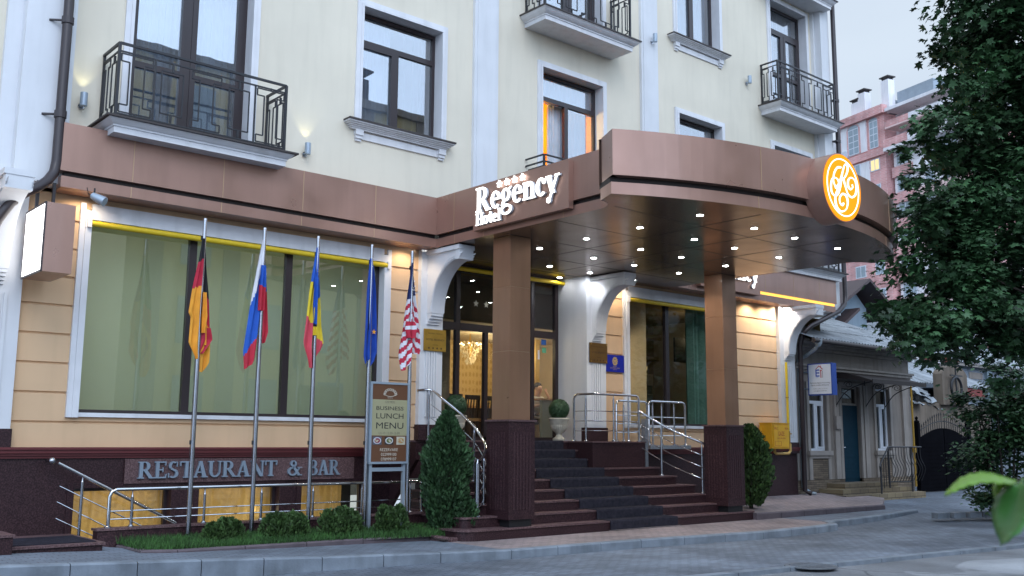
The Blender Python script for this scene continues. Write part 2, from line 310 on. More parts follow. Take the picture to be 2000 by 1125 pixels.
# fascia bands (upper panel, groove, lower strip) -- swept along a plan path, outward normal to the right of travel
def sweep(mb,path,prof,mats):
    P=[Vector((a,b)) for a,b in path]; n=len(P); off=[]
    for i in range(n):
        d0=(P[i]-P[i-1]).normalized() if i else None; d1=(P[i+1]-P[i]).normalized() if i<n-1 else None
        ns=[Vector((d.y,-d.x)) for d in (d0,d1) if d is not None]
        b=sum(ns,Vector((0,0))); b.normalize(); off.append(b/max(.3,b.dot(ns[0])))
    for k in range(len(prof)-1):
        o0,z0=prof[k]; o1,z1=prof[k+1]
        for i in range(n-1):
            a=P[i]+off[i]*o0; b=P[i+1]+off[i+1]*o0; c=P[i+1]+off[i+1]*o1; d=P[i]+off[i]*o1
            mb.quad((a.x,a.y,z0),(b.x,b.y,z0),(c.x,c.y,z1),(d.x,d.y,z1),m=mats[k])
BP=[(0,ZS),(0,5.225),(-.05,5.225),(-.05,5.295),(.025,5.295),(.025,ZT),(-.4,ZT)]; BM=[0,0,1,0,0,0]
mb=M(); sweep(mb,[(4.0,D),(4.0,BF),(10.54,BF)],BP,BM)
for x in (4.98,6.38,7.775,9.19):
    mb.box(x-.006,x+.006,BF-.003,BF,ZS,5.225,2); mb.box(x-.006,x+.006,BF-.028,BF-.025,5.295,ZT,2)
mb2=M(); sweep(mb2,[(17.36,BF),(24.0,BF),(24.0,D)],BP,BM)
for x in (20.75,22.0,23.2): mb2.box(x-.006,x+.006,BF-.003,BF,ZS,5.225,2); mb2.box(x-.006,x+.006,BF-.028,BF-.025,5.295,ZT,2)
part(H,'fascia_band',mb,[K['brownp'],K['dark'],K['seam']]); part(H,'fascia_band',mb2,[K['brownp'],K['dark'],K['seam']])
for a,b in ((4.0,10.54),(17.36,24.0)):
    mb=M(); mb.box(a+.01,b,BF+.002,D-.001,ZS,ZS+.03)
    for x in (4.98,6.38,7.775,9.19,20.75,22.0,23.2):
        if a<x<b: mb.box(x-.006,x+.006,BF+.01,D-.002,ZS-.002,ZS,1)
    part(H,'band_soffit',mb,[K['brownp'],K['seam']])
mb=M(); mb.box(20.42,23.95,BF-.004,BF+.03,5.23,5.29); part(H,'led_strip',mb,K['ledstrip'],label='glowing amber light strip in the groove of the band')

# pilasters above and below
mb=M()
for a,b in ((11.68,12.30),(16.67,17.26)):
    mb=M(); mb.box(a,b,D-.07,D+.05,ZT+.02,18.2); mb.box(a+.07,b-.07,D-.085,D-.07,ZT+.02,18.2); part(H,'pilaster',mb,K['white'])
mb=M(); mb.box(24.02,24.62,D-.10,D+.05,ZS-.02,18.2); mb.box(24.08,24.50,D-.30,D-.10,ZS-.02,18.2); part(H,'pilaster',mb,K['white'])
mb=M(); mb.box(3.22,4.15,D-.10,D+.05,ZS+.06,18.2); mb.box(3.42,4.06,D-.30,D-.10,ZS+.06,18.2); part(H,'pilaster',mb,K['white'])
def lowpil(x0,x1,zb=1.58):
    mb=M(); mb.box(x0,x1,D-.10,D+.05,zb+.28,ZS,0); n=5; w=(x1-x0)*.56/n; c=(x0+x1)/2-(x1-x0)*.28
    for i in range(n): mb.box(c+i*w+w*.22,c+(i+1)*w-w*.22,D-.122,D-.10,zb+.42,3.55,0)
    mb.box(x0-.02,x1+.02,D-.125,D+.05,zb,zb+.28,1)
    part(H,'pilaster',mb,[K['white'],K['granite']])
def bracket(x0,x1,yb,R,drop):
    # quarter-arch bracket: side profile in y-z, top under the soffit
    yf=yb-R; prof=[(yb+.02,ZS-.10),(yf,ZS-.10),(yf,ZS-.26)]
    n=16
    for i in range(1,n+1):
        a=pi/2*i/n; prof.append((yf+ (R-.16)*sin(a), ZS-.26-drop*(1-cos(a))))
    prof+= [(yb+.02,ZS-.26-drop)]
    mb=M(); mb.prism(prof,'x',x0,x1)
    # raised arch mouldings on both faces
    for k,(ro,tt) in enumerate(((.05,.018),(.10,.010))):
        for xs in ((x0-tt,x0),(x1,x1+tt)):
            for i in range(n):
                a0=pi/2*i/n; a1=pi/2*(i+1)/n
                q=[(yf+(R-.16+e)*sin(a)-(e if a<.2 else e*.6),ZS-.26-drop*(1-cos(a))+e) for a,e in ((a0,ro-.03),(a1,ro-.03),(a1,ro),(a0,ro))]
                q=[(min(y,yb),z) for y,z in q]; mb.prism(q,'x',*xs)
    # cap block and corbel
    mb.box(x0-.04,x1+.04,yf-.02,yb,ZS-.10,ZS-.02); mb.box(x0-.02,x1+.02,yf-.01,yf+.12,ZS-.28,ZS-.10)
    zc=ZS-.26-drop
    for i,(o,h) in enumerate(((.15,.05),(.12,.05),(.075,.05),(.04,.05))): mb.box(x0+.005,x1-.005,yb-o,yb+.02,zc-.05*(i+1),zc-.05*i)
    part(H,'scroll_bracket',mb,K['white'],smooth=True)
lowpil(10.47,10.98); lowpil(14.78,15.36); lowpil(21.84,22.5,1.30); lowpil(2.98,3.70,1.42)
bracket(10.60,10.88,D-.10,.98,.92); bracket(14.92,15.20,D-.10,.98,.92); bracket(22.02,22.32,D-.10,.98,.92); bracket(3.16,3.46,D-.10,1.0,.95)
# downpipes
def pipe(path,r=.062,name='downpipe',mat='frame'):
    mb=M(); mb.tube(path,r,12)
    for p in path[1:-1:3]: pass
    part(H,name,mb,K[mat],smooth=True)
px=[(3.93,14.33,18.1),(3.93,14.33,5.42),(3.90,14.31,5.24),(3.80,14.23,5.09),(3.66,14.15,4.96),(3.50,14.1,4.85),(3.33,14.1,4.68),(3.20,14.12,4.44),(3.08,14.2,4.1),(2.88,14.35,3.6),(2.86,14.55,3.0),(2.86,14.6,.3)]
pipe(px,.07)
for z in (6.1,7.5,8.9): mb=M(); mb.tube([(3.93,14.33,z-.05),(3.93,14.33,z+.05)],.085,12); mb.tube([(3.86,14.36,z),(3.72,14.46,z)],.018,6); part(H,'pipe_clip',mb,K['frame'])
pipe([(24.60,14.36,18.1),(24.60,14.36,5.6),(24.52,14.34,5.35),(24.2,14.34,5.12),(23.4,14.36,4.82),(22.9,14.40,4.62),(22.68,14.5,4.42),(22.62,14.56,4.1),(22.62,14.58,.35),(22.72,14.45,.28)],.065)
for z in (11.2,10.0,8.3,6.9): mb=M(); mb.tube([(24.60,14.36,z-.04),(24.60,14.36,z+.04)],.08,12); mb.box(24.45,24.55,14.32,14.46,z-.02,z+.02); part(H,'pipe_clip',mb,K['frame'])

# windows
def winframe(mb,x0,x1,z0,z1,y,w=.07,t=.07):
    mb.box(x0,x0+w,y,y+t,z0,z1); mb.box(x1-w,x1,y,y+t,z0,z1); mb.box(x0+w,x1-w,y,y+t,z1-w,z1); mb.box(x0+w,x1-w,y,y+t,z0,z0+w)
def curtain(x0,x1,z0,z1,y,amp=.03,freq=9,slack=0):
    mb=M(); n=max(8,int((x1-x0)*28)); pts=[]
    for i in range(n+1):
        x=x0+(x1-x0)*i/n; pts.append((x,y+amp*sin(freq*2*pi*(x-x0))+amp*.5*sin(freq*3.7*(x-x0)+1)))
    for a,b in zip(pts,pts[1:]): mb.quad((a[0],a[1],z0),(b[0],b[1],z0),(b[0],b[1],z1),(a[0],a[1],z1))
    mb2=M()
    for a,b in zip(pts,pts[1:]): mb2.quad((a[0],a[1]+.006,z0),(b[0],b[1]+.006,z0),(b[0],b[1]+.006,z1),(a[0],a[1]+.006,z1))
    mb.v+=[]; o=len(mb.v); mb.v+=mb2.v; mb.f+=[[i+o for i in f][::-1] for f in mb2.f]; mb.m+=mb2.m
    return mb
def window(hole,mull,trans,door=False,leaf=None,openl=False,sill=False,cur='curtw',surb=None,lit=False,split=None):
    x0,x1,z0,z1=hole; y=D+.20; mb=M(); winframe(mb,x0,x1,z0,z1-.02,y)
    mb.box(x0+.07,x1-.07,y-.006,y+.07,trans-.05,trans+.05)
    mb.box(mull-.055,mull+.055,y-.008,y+.07,z0+.07,trans-.05)
    # opening sash on the left of the mullion
    if not openl: winframe(mb,x0+.072,mull-.057,z0+.072,trans-.052,y-.02,.055,.05)
    if door:
        winframe(mb,mull+.057,x1-.072,z0+.072,trans-.052,y-.015,.09,.05); mb.box(mull+.14,x1-.16,y-.012,y+.03,z0+1.17,z0+1.27); mb.box(x0+.12,mull-.11,y-.016,y+.03,z0+1.17,z0+1.27)
    f=part(H,'window',mb,K['frame'])
    mb=M(); 
    for a,b,c,d in (((x0+.07,mull-.055,z0+.07,trans-.05),) if not openl else ())+((mull+.055,x1-.07,z0+.07,trans-.05),(x0+.07,x1-.07,trans+.05,z1-.09)): mb.box(a,b,y+.03,y+.038,c,d)
    part(f,'pane',mb,K['glassup'])
    mb=M(); t=.13
    zb=z0 if surb is None else surb
    for o,i,p in ((.13,.05,.04),(.05,0,.055)):
        mb.box(x0-o,x0-i,D-p,D+.001,zb,z1+o); mb.box(x1+i,x1+o,D-p,D+.001,zb,z1+o); mb.box(x0-i,x1+i,D-p,D+.001,z1+i,z1+o)
    part(f,'surround',mb,K['whitew'])
    if cur=='curtw':
        part(f,'curtain',curtain(x0-.1,x1+.1,z0-.1,z1+.1,D+.50),K['curtw'],smooth=True)
    elif cur=='split':
        part(f,'curtain',curtain(x0-.15,mull+.02,z0-.1,z1+.1,D+.45,.03),K['curtw'],smooth=True)
        part(f,'curtain',curtain(mull+.02+.5,x1+.1,z0-.1,z1+.1,D+.7,.05,5),K['curtd'],smooth=True)
        mb=M(); mb.box(x0-.3,x1+.3,D+1.2,D+1.25,z0-.3,z1+.3); part(f,'room_wall',mb,K['roomd'])
    if sill:
        mb=M(); zt=z0
        mb.box(x0-.34,x1+.24,D-.225,D+.2,zt-.05,zt-.02,1)
        for o,zz in ((.20,.075),(.165,.10),(.13,.125),(.10,.15),(.08,.175)): mb.box(x0-.13-o,x1+.03+o,D-o,D+.001,zt-zz,zt-zz+.026,0)
        for a in (x0-.12,x1-.06):
            mb.box(a,a+.16,D-.085,D+.001,zt-.27,zt-.175); mb.box(a+.01,a+.15,D-.06,D+.001,zt-.33,zt-.27); mb.box(a+.02,a+.14,D-.035,D+.001,zt-.375,zt-.33)
        mb.box(x0+.04,x1-.06,D-.03,D+.001,zt-.33,zt-.20)
        part(f,'sill',mb,[K['whitew'],K['flash']])
    return f
K['curtd']=pm('dark_curtain',(.10,.10,.11),.9,var=.2); K['roomd']=pm('dim_room',(.05,.05,.055),.9,var=.1)
K['curto']=pm('orange_wall',(.85,.36,.03),.8,var=.05)
window(UH[0],5.95,9.60-.45-.0,True)
window(UH[1],9.99,8.86,sill=True,cur='split')
w3=window(UH[2],14.47,8.86,cur=None,openl=True)
window(UH[3],18.9,8.86,sill=True); window(UH[4],22.9,8.86,True)
window(UH[5],18.9,13.0,sill=True); window(UH[6],14.5,13.0,True,cur='split'); window(UH[7],22.9,12.9,True); window(UH[8],9.99,13.0,sill=True); window(UH[9],5.95,13.0,True)
# lit room behind the window above the canopy: orange wall and open curtains
part(w3,'curtain',curtain(14.12,14.66,6.5,9.5,D+.42,.02,16),K['curtw'],smooth=True,label='white net curtain drawn to the middle of the lit window')
part(w3,'curtain',curtain(14.75,15.5,6.5,9.5,D+.62,.03,8),K['curtd'],smooth=True)
part(w3,'curtain',curtain(13.4,15.5,8.83,9.5,D+.36,.015,8),K['curtw'],smooth=True)
mb=M(); mb.quad((13.2,D+1.6,6.1),(15.8,D+1.6,6.1),(15.8,D+1.6,9.6),(13.2,D+1.6,9.6)); mb.quad((13.2,D+.31,6.1),(13.2,D+1.6,6.1),(13.2,D+1.6,9.6),(13.2,D+.31,9.6)); mb.quad((15.8,D+.31,6.1),(15.8,D+1.6,6.1),(15.8,D+1.6,9.6),(15.8,D+.31,9.6)); mb.quad((13.2,D+.31,9.6),(15.8,D+.31,9.6),(15.8,D+1.6,9.6),(13.2,D+1.6,9.6)); mb.quad((13.2,D+.31,6.1),(15.8,D+.31,6.1),(15.8,D+1.6,6.1),(13.2,D+1.6,6.1))
part(w3,'lit_room',mb,K['curto'])

# balconies
def loft_rect(mb,rings,m=0,mtop=1):
    vs=[]
    for x0,x1,yf,z in rings: vs+=[(x0,D,z),(x0,yf,z),(x1,yf,z),(x1,D,z)]
    fs=[[i*4+j,i*4+j+1,i*4+5+j,i*4+4+j] for i in range(len(rings)-1) for j in range(3)]
    mb.add(vs,fs,m); n=len(rings)-1; mb.add(vs[:4],[[0,1,2,3]],m); mb.add(vs[n*4:n*4+4],[[0,1,2,3]],mtop)
def key_panel(mb,P,w,h,z0,r=.009,kind=0):
    # P(u,z)->point; flat-bar key pattern
    def ln(pts,closed=False):
        q=[P(u,z) for u,z in pts]
        if closed: q.append(q[0])
        for a,b in zip(q,q[1:]): mb.bar(a,b,2*r)
    z1=z0+h; a=.13*h; c=w*.26
    if kind==0:   # I-outline with narrow waist
        ln([(0,z0),(w,z0),(w,z0+a),(w-c,z0+a),(w-c,z1-a),(w,z1-a),(w,z1),(0,z1),(0,z1-a),(c,z1-a),(c,z0+a),(0,z0+a)],True)
    else:
        ln([(c*.55,z0+a*.95),(w-c*.55,z0+a*.95),(w-c*.55,z1-a*.95),(c*.55,z1-a*.95)],True)
        mb.bar(P(w/2,z0),P(w/2,z0+a*.95),.03); mb.bar(P(w/2,z1-a*.95),P(w/2,z1),.03)
def balcony(x0,x1,yf,zt,thick=.25,ry=.15,name='balcony'):
    mb=M(); s=.15
    R=[]; 
    for o,z in ((1.,thick),(1.,thick-.10),(.93,thick-.105),(.93,.13),(.85,.125),(.74,.115),(.60,.105),(.46,.10),(.36,.09)): pass
    rings=[(x0+s,x1-s,yf+s,zt-thick),(x0+s,x1-s,yf+s,zt-thick+.085),(x0+s-.018,x1-s+.018,yf+s-.018,zt-thick+.09),(x0+s-.018,x1-s+.018,yf+s-.018,zt-thick+.115),
           (x0+s-.04,x1-s+.04,yf+s-.04,zt-thick+.125),(x0+s-.065,x1-s+.065,yf+s-.065,zt-thick+.145),(x0+s-.095,x1-s+.095,yf+s-.095,zt-thick+.175),(x0+s-.115,x1-s+.115,yf+s-.115,zt-thick+.205),(x0+.02,x1-.02,yf+.02,zt-.03)]
    loft_rect(mb,rings); 
    loft_rect(mb,[(x0,x1,yf,zt-.028),(x0,x1,yf,zt)],1,1)
    b=part(H,name,mb,[K['whitew'],K['flash']])
    mb=M(); h=1.14; a=x0+.17; c=x1-.17; f=yf+.20; zb=zt+.05
    for x in (a,c): mb.box(x-.02,x+.02,f-.02,f+.02,zt,zt+h); mb.box(x-.015,x+.015,D-.05,D-.01,zt,zt+h)
    for z in (zt+h,zt+h-.12,zb+.03):
        mb.bar((a,f,z),(c,f,z),.035 if z>zt+1.1 else .022); mb.bar((a,f,z),(a,D,z),.035 if z>zt+1.1 else .022); mb.bar((c,f,z),(c,D,z),.035 if z>zt+1.1 else .022)
    L=c-a; npan=5; wq=L/npan; z0=zb+.06; hh=h-.12-.05-.06-.03
    for i in range(npan):
        key_panel(mb,lambda u,z,i=i:(a+i*wq+.035+u,f,z),wq-.07,hh,z0,kind=i%2)
        if i: mb.box(a+i*wq-.012,a+i*wq+.012,f-.012,f+.012,zt+.05,zt+h-.12) if i in (1,4) else None
        for zz in (z0+hh,z0): mb.bar((a+(i+.5)*wq,f,zz),(a+(i+.5)*wq,f,zz+(.045 if zz>z0 else -.03)),.02)
    W=D-f
    for x in (a,c):
        for k in range(2): key_panel(mb,lambda u,z,k=k,x=x:(x,f+.05+k*(W-.06)/2+u,z),(W-.06)/2-.05,hh,z0,kind=1-k)
    part(b,'railing',mb,K['iron'])
    return b
balcony(4.43,7.45,13.88,6.14,.22)
balcony(12.92,15.87,13.96,10.43); balcony(21.36,24.42,14.03,10.43)
balcony(21.36,24.32,14.05,6.14,.22); balcony(21.36,24.42,14.05,14.05)
# small balconet above the canopy
mb=M(); a,c,f,zt=13.12,15.75,14.2,6.12; h=1.2
mb.box(a-.1,c+.1,f-.1,D,5.99,6.12,1)
for x in (a,c): mb.box(x-.02,x+.02,f-.02,f+.02,zt,zt+h)
for z in (zt+h,zt+h-.14): mb.bar((a,f,z),(c,f,z),.03); mb.bar((a,f,z),(a,D,z),.03); mb.bar((c,f,z),(c,D,z),.03)
for i in range(5): key_panel(mb,lambda u,z,i=i:(a+i*(c-a)/5+.04+u,f,z),(c-a)/5-.08,.85,zt+.12,kind=i%2)
for x in (a,c): key_panel(mb,lambda u,z,x=x:(x,f+.05+u,z),.42,.85,zt+.12,kind=0)
part(H,'balconet',mb,[K['iron'],K['flash']])

# restaurant windows
def blindmat():
    m=pm('translucent_blind',(.60,.65,.56),.9,var=.06,scale=.8); nt=m.node_tree; t=nt.nodes.new('ShaderNodeBsdfTranslucent'); t.inputs[0].default_value=(.58,.62,.47,1); x=nt.nodes.new('ShaderNodeMixShader'); x.inputs[0].default_value=.5
    o=nt.nodes['Material Output']; nt.links.new(nt.nodes['Principled BSDF'].outputs[0],x.inputs[1]); nt.links.new(t.outputs[0],x.inputs[2]); nt.links.new(x.outputs[0],o.inputs[0]); return m
K['blind']=blindmat()
def shop(x0,x1,z0,z1,mulls,fr=.16,gl='glassbig'):
    mb=M(); y=D+.10; winframe(mb,x0,x1,z0,z1,y,.05,.08)
    for m_ in mulls: mb.box(m_-.06,m_+.06,y-.005,y+.08,z0+.05,z1-.05)
    f=part(H,'shop_window',mb,K['frame'])
    mb=M(); e=[x0+.05]+[v for m_ in mulls for v in (m_-.06,m_+.06)]+[x1-.05]
    tl=.034 if gl=='glassbig' else 0.
    for a,b in zip(e[::2],e[1::2]):
        q0,q1=z0+.05,z1-.05; mb.add([(a,y+.055,q0),(b,y+.055,q0),(b,y+.063,q0),(a,y+.063,q0),(a,y+.055-tl,q1),(b,y+.055-tl,q1),(b,y+.063-tl,q1),(a,y+.063-tl,q1)],[[3,2,1,0],[4,5,6,7],[0,1,5,4],[1,2,6,5],[2,3,7,6],[3,0,4,7]])
    part(f,'pane',mb,K[gl])
    mb=M(); zb=z0-.07
    for o,i,p in ((fr,fr*.55,.05),(fr*.55,0,.075)): mb.box(x0-o,x0-i,D-p,D+.1,zb,z1+o*1.5); mb.box(x1+i,x1+o,D-p,D+.1,zb,z1+o*1.5)
    for o,i,p in ((fr*1.5,fr*.8,.05),(fr*.8,0,.075)): mb.box(x0-.001,x1+.001,D-p+.001,D+.1,z1+i,z1+o)
    mb.box(x0-.02,x1+.02,D-.05,D+.1,z0-.06,z0)
    part(f,'surround',mb,K['whitew'])
    mb=M(); mb.tube([(x0-.06,D-.06,z1-.055),(x1+.10,D-.06,z1-.055)],.045,12); 
    for x in (x0-.04,x1+.08): mb.box(x-.03,x+.03,D-.11,D-.0,z1-.12,z1+.01,1)
    part(f,'awning_roller',mb,[K['yellow'],K['whitew']],smooth=True,label='yellow rolled awning tube')
    return f
sw=shop(4.58,9.68,1.94,4.74,(6.20,7.88)); part(sw,'blind',curtain(4.3,10.0,1.5,5.0,D+.55,.005,1.6),K['blind'],smooth=True)
sw2=shop(16.16,19.62,1.94,4.76,(17.62,),gl='glassdin')
# basement windows
K['glassbase']=glass('basement_glass',(.9,.88,.8),.05)
def goldmat():
    m=pm('gold_curtain',(.66,.50,.24),.5,var=.25,scale=4); nt=m.node_tree; t=nt.nodes.new('ShaderNodeBsdfTranslucent'); t.inputs[0].default_value=(.66,.50,.25,1); x=nt.nodes.new('ShaderNodeMixShader'); x.inputs[0].default_value=.45
    o=nt.nodes['Material Output']; nt.links.new(nt.nodes['Principled BSDF'].outputs[0],x.inputs[1]); nt.links.new(t.outputs[0],x.inputs[2]); nt.links.new(x.outputs[0],o.inputs[0]); return m
K['gold']=goldmat()
for a,b,c,d in BW:
    mb=M(); winframe(mb,a,b,c,d,D+.08,.05,.06); f=part(H,'basement_window',mb,K['frame'])
    mb=M(); mb.box(a+.05,b-.05,D+.10,D+.106,c+.05,d-.05); part(f,'pane',mb,K['glassbase'])
    mb=M(); n=90; mz=90; x1=b+.1 if a<8 else b-.22; vs=[]
    for j in range(mz+1):
        for i in range(n+1):
            u=i/n; v=j/mz; ph=(u*3.0)%1; sw_=-4*(ph-.5)**2*.18
            vs.append((a-.1+(x1-a+.1)*u, D+.36+.006*sin(2*pi*((v*(d-c)+sw_*2.2)*11.0))*(.35+.65*sin(pi*ph))+.035*cos(2*pi*u*3)+.024*sin(2*pi*u*10+1.2*sin(5*v)),c+(d+.1-c)*v))
    mb.add(vs,[[j*(n+1)+i,j*(n+1)+i+1,(j+1)*(n+1)+i+1,(j+1)*(n+1)+i] for j in range(mz) for i in range(n)])
    part(f,'curtain',mb,K['gold'],smooth=True)
    mb=M(); mb.quad((a-.2,D+.75,c),(b+.2,D+.75,c),(b+.2,D+.75,d+.2),(a-.2,D+.75,d+.2)); mb.quad((a-.2,D+.18,d+.2),(b+.2,D+.18,d+.2),(b+.2,D+.75,d+.2),(a-.2,D+.75,d+.2)); part(f,'niche',mb,K['roomd'])
# entrance glazing
GY=15.52
mb=M(); ZL=1.58
for a,b,z0,z1 in ((11.04,11.14,ZL,ZS),(11.96,12.06,ZL,ZS),(12.70,12.79,ZL,3.76),(13.32,13.38,ZL,3.76),(13.98,14.07,ZL,ZS),(14.68,14.78,ZL,ZS)): mb.box(a,b,GY,GY+.09,z0,z1)
for a,b in ((11.14,11.96),(12.06,13.98),(14.07,14.68)): mb.box(a,b,GY-.005,GY+.09,3.76,3.91); mb.box(a,b,GY,GY+.08,ZS-.12,ZS-.001); mb.box(a,b,GY,GY+.08,ZL+.001,ZL+.07)
gd=part(H,'entrance_glazing',mb,K['frame'])
mb=M()
for a,b in ((11.14,11.96),(12.06,13.98),(14.07,14.68)): mb.box(a,b,GY+.04,GY+.05,3.91,ZS-.12)
for a,b in ((11.14,11.96),(12.06,12.70),(12.79,13.32),(13.38,13.98),(14.07,14.68)): mb.box(a,b,GY+.04,GY+.05,ZL+.07,3.76)
part(gd,'pane',mb,K['glassdoor'])
def star(cx,cy,r,n=5): return [(cx+(r if i%2==0 else r*.42)*sin(pi*i/n),cy+(r if i%2==0 else r*.42)*cos(pi*i/n)) for i in range(2*n)]
K['decal']=pm('pale_decal',(.75,.70,.55),.6,var=0)
mb=M()
for x in (12.49,12.76,13.03,13.30): mb.flat(star(x,4.34,.075),(0,GY+.038,0),(1,0,0),(0,0,1),(0,-1,0),0,.004)
part(gd,'star_decal',mb,K['decal'],label='row of pale stars on the glass over the door')
mb=M(); mb.box(14.30,14.44,GY+.034,GY+.038,3.62,3.74); part(gd,'door_sticker',mb,pm('blue_sticker',(.02,.10,.35),.5,var=0))
mb=M(); mb.box(14.32,14.44,GY+.034,GY+.038,3.45,3.56); part(gd,'door_sticker',mb,pm('green_sticker',(.10,.35,.20),.5,var=0))
mb=M(); mb.box(14.20,14.25,GY+.034,GY+.038,3.30,3.50); part(gd,'door_sticker',mb,K['whitew'])
# recess reveals
mb=M()
mb.quad((10.985,D-.02,1.3),(10.985,GY+.1,1.3),(10.985,GY+.1,ZS),(10.985,D-.02,ZS)); part(H,'entrance_reveal',mb,K['white']); mb=M(); mb.quad((14.772,D-.02,1.3),(14.772,GY+.1,1.3),(14.772,GY+.1,ZS),(14.772,D-.02,ZS))
part(H,'entrance_reveal',mb,K['white'])
mb=M(); mb.tube([(10.9,15.35,ZS-.09),(14.77,15.35,ZS-.09)],.045,10); part(H,'awning_roller',mb,K['yellow'],smooth=True,label='yellow tube over the entrance doors')
# lobby interior
def damask(name):
    m=bpy.data.materials.new(name); m.use_nodes=True; nt=m.node_tree; N=nt.nodes; L=nt.links; b=N['Principled BSDF']; b.inputs['Roughness'].default_value=.6
    tc=N.new('ShaderNodeTexCoord'); mp=N.new('ShaderNodeMapping'); mp.inputs['Scale'].default_value=(1,1,.6); L.new(tc.outputs['Object'],mp.inputs[0])
    v=N.new('ShaderNodeTexVoronoi'); v.inputs['Scale'].default_value=9; v.inputs['Randomness'].default_value=.15; L.new(mp.outputs[0],v.inputs['Vector'])
    r=N.new('ShaderNodeValToRGB'); r.color_ramp.elements[0].position=.25; r.color_ramp.elements[0].color=(.50,.33,.11,1); r.color_ramp.elements[1].position=.42; r.color_ramp.elements[1].color=(.66,.46,.19,1); L.new(v.outputs['Distance'],r.inputs[0]); L.new(r.outputs[0],b.inputs['Base Color']); return m
K['damask']=damask('damask_wallpaper'); K['ceil']=pm('cream_ceiling',(.6,.5,.35),.8,var=.05); K['floorw']=pm('dark_floor',(.12,.07,.04),.3,var=.3)
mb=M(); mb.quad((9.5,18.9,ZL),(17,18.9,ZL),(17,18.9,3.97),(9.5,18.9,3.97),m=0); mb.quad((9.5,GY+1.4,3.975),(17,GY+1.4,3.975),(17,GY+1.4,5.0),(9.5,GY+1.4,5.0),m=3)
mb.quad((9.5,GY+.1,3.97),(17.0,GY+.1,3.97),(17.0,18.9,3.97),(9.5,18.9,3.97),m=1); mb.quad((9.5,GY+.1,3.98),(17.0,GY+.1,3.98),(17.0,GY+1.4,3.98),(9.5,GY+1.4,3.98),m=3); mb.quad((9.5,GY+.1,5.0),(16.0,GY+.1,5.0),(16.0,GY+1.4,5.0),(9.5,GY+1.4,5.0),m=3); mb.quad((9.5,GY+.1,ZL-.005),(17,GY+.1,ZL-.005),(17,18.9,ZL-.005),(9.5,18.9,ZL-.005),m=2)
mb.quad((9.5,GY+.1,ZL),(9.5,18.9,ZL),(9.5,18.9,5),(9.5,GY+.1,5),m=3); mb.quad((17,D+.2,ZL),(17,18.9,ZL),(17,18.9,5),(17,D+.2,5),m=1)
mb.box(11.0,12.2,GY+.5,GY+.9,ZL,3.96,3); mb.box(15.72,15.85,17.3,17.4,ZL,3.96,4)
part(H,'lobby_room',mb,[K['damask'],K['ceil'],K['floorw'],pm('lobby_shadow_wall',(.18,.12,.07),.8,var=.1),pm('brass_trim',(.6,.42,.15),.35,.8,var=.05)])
# right dining room
mb=M(); W=pm('olive_brown_wall',(.22,.16,.075),.8,var=.2)
mb.quad((17.05,19.5,1.0),(24.5,19.5,1.0),(24.5,19.5,5.0),(17.05,19.5,5.0)); mb.quad((24.5,D+.35,1),(24.5,19.5,1),(24.5,19.5,5),(24.5,D+.35,5)); mb.quad((15.5,D+.35,5.0),(24.5,D+.35,5.0),(24.5,19.5,5.0),(15.5,19.5,5.0)); mb.quad((15.5,D+.35,1.0),(24.5,D+.35,1.0),(24.5,19.5,1.0),(15.5,19.5,1.0),m=1); mb.quad((17.05,D+.35,1),(17.05,19.5,1),(17.05,19.5,5),(17.05,D+.35,5))
mb.box(17.06,24.4,19.2,19.45,4.55,4.7,2); mb.box(17.06,24.4,19.3,19.48,3.95,4.05,2)
part(H,'dining_room',mb,[W,K['floorw'],pm('cornice_olive',(.3,.24,.14),.7,var=.05)])
mb=curtain(18.75,19.75,1.6,4.78,D+.42,.06,5); 
part(sw2,'curtain',mb,K['curtt'],smooth=True)
# ------------------------------------------------------------------ canopy
CN=thing('entrance_canopy','large brown entrance canopy with a curved front, carried on two square columns','canopy',(13.95,12,ZS))
cx=13.95; R0=7.87; cy0=8.32+R0
def arcpt(x,R=R0): return (x,cy0-sqrt(R*R-(x-cx)**2))
XA=10.54; XB=2*cx-XA
left=[(XA,BF),(XA,10.16)]+[(10.16+.38*cos(a),10.16-.38*sin(a)) for a in [pi/2*i/8 for i in range(1,9)]]
right=[(2*cx-x,y) for x,y in left][::-1]
n=44; x0=9.98; front=[arcpt(x0+(2*cx-2*x0)*i/n) for i in range(n+1)]
tipL=(9.985,front[0][1]+.02); tipR=(2*cx-9.985,tipL[1])
mb=M(); sweep(mb,left,BP,BM); sweep(mb,right,BP,BM)
FP=[(0,ZS),(0,5.24),(-.06,5.24),(-.06,5.325),(.075,5.325),(.075,ZT+.01),(-.5,ZT+.01)]
sweep(mb,front,FP,BM)
for e in (front[0],front[-1]):
    sg=-1 if e[0]<cx else 1; y1=left[-1][1]
    xe=left[-1][0] if sg<0 else right[0][0]; xo=e[0]+sg*.036
    mb.quad((e[0],e[1],ZS),(xe,y1,ZS),(xe,y1,5.24),(e[0],e[1],5.24))
    mb.quad((xo,e[1]-.064,5.325),(xe,y1-.025,5.325),(xe,y1-.025,ZT+.01),(xo,e[1]-.064,ZT+.01)); mb.quad((xo,e[1]-.064,5.325),(xe,y1-.025,5.325),(xe-.3*sg,y1,5.325),(e[0]-.3*sg,e[1]+.05,5.325),m=1)
    mb.quad((e[0]-.04*sg,e[1]+.06,5.24),(xe-.03*sg,y1+.05,5.24),(xe-.03*sg,y1+.05,5.325),(e[0]-.04*sg,e[1]+.06,5.325),m=1)
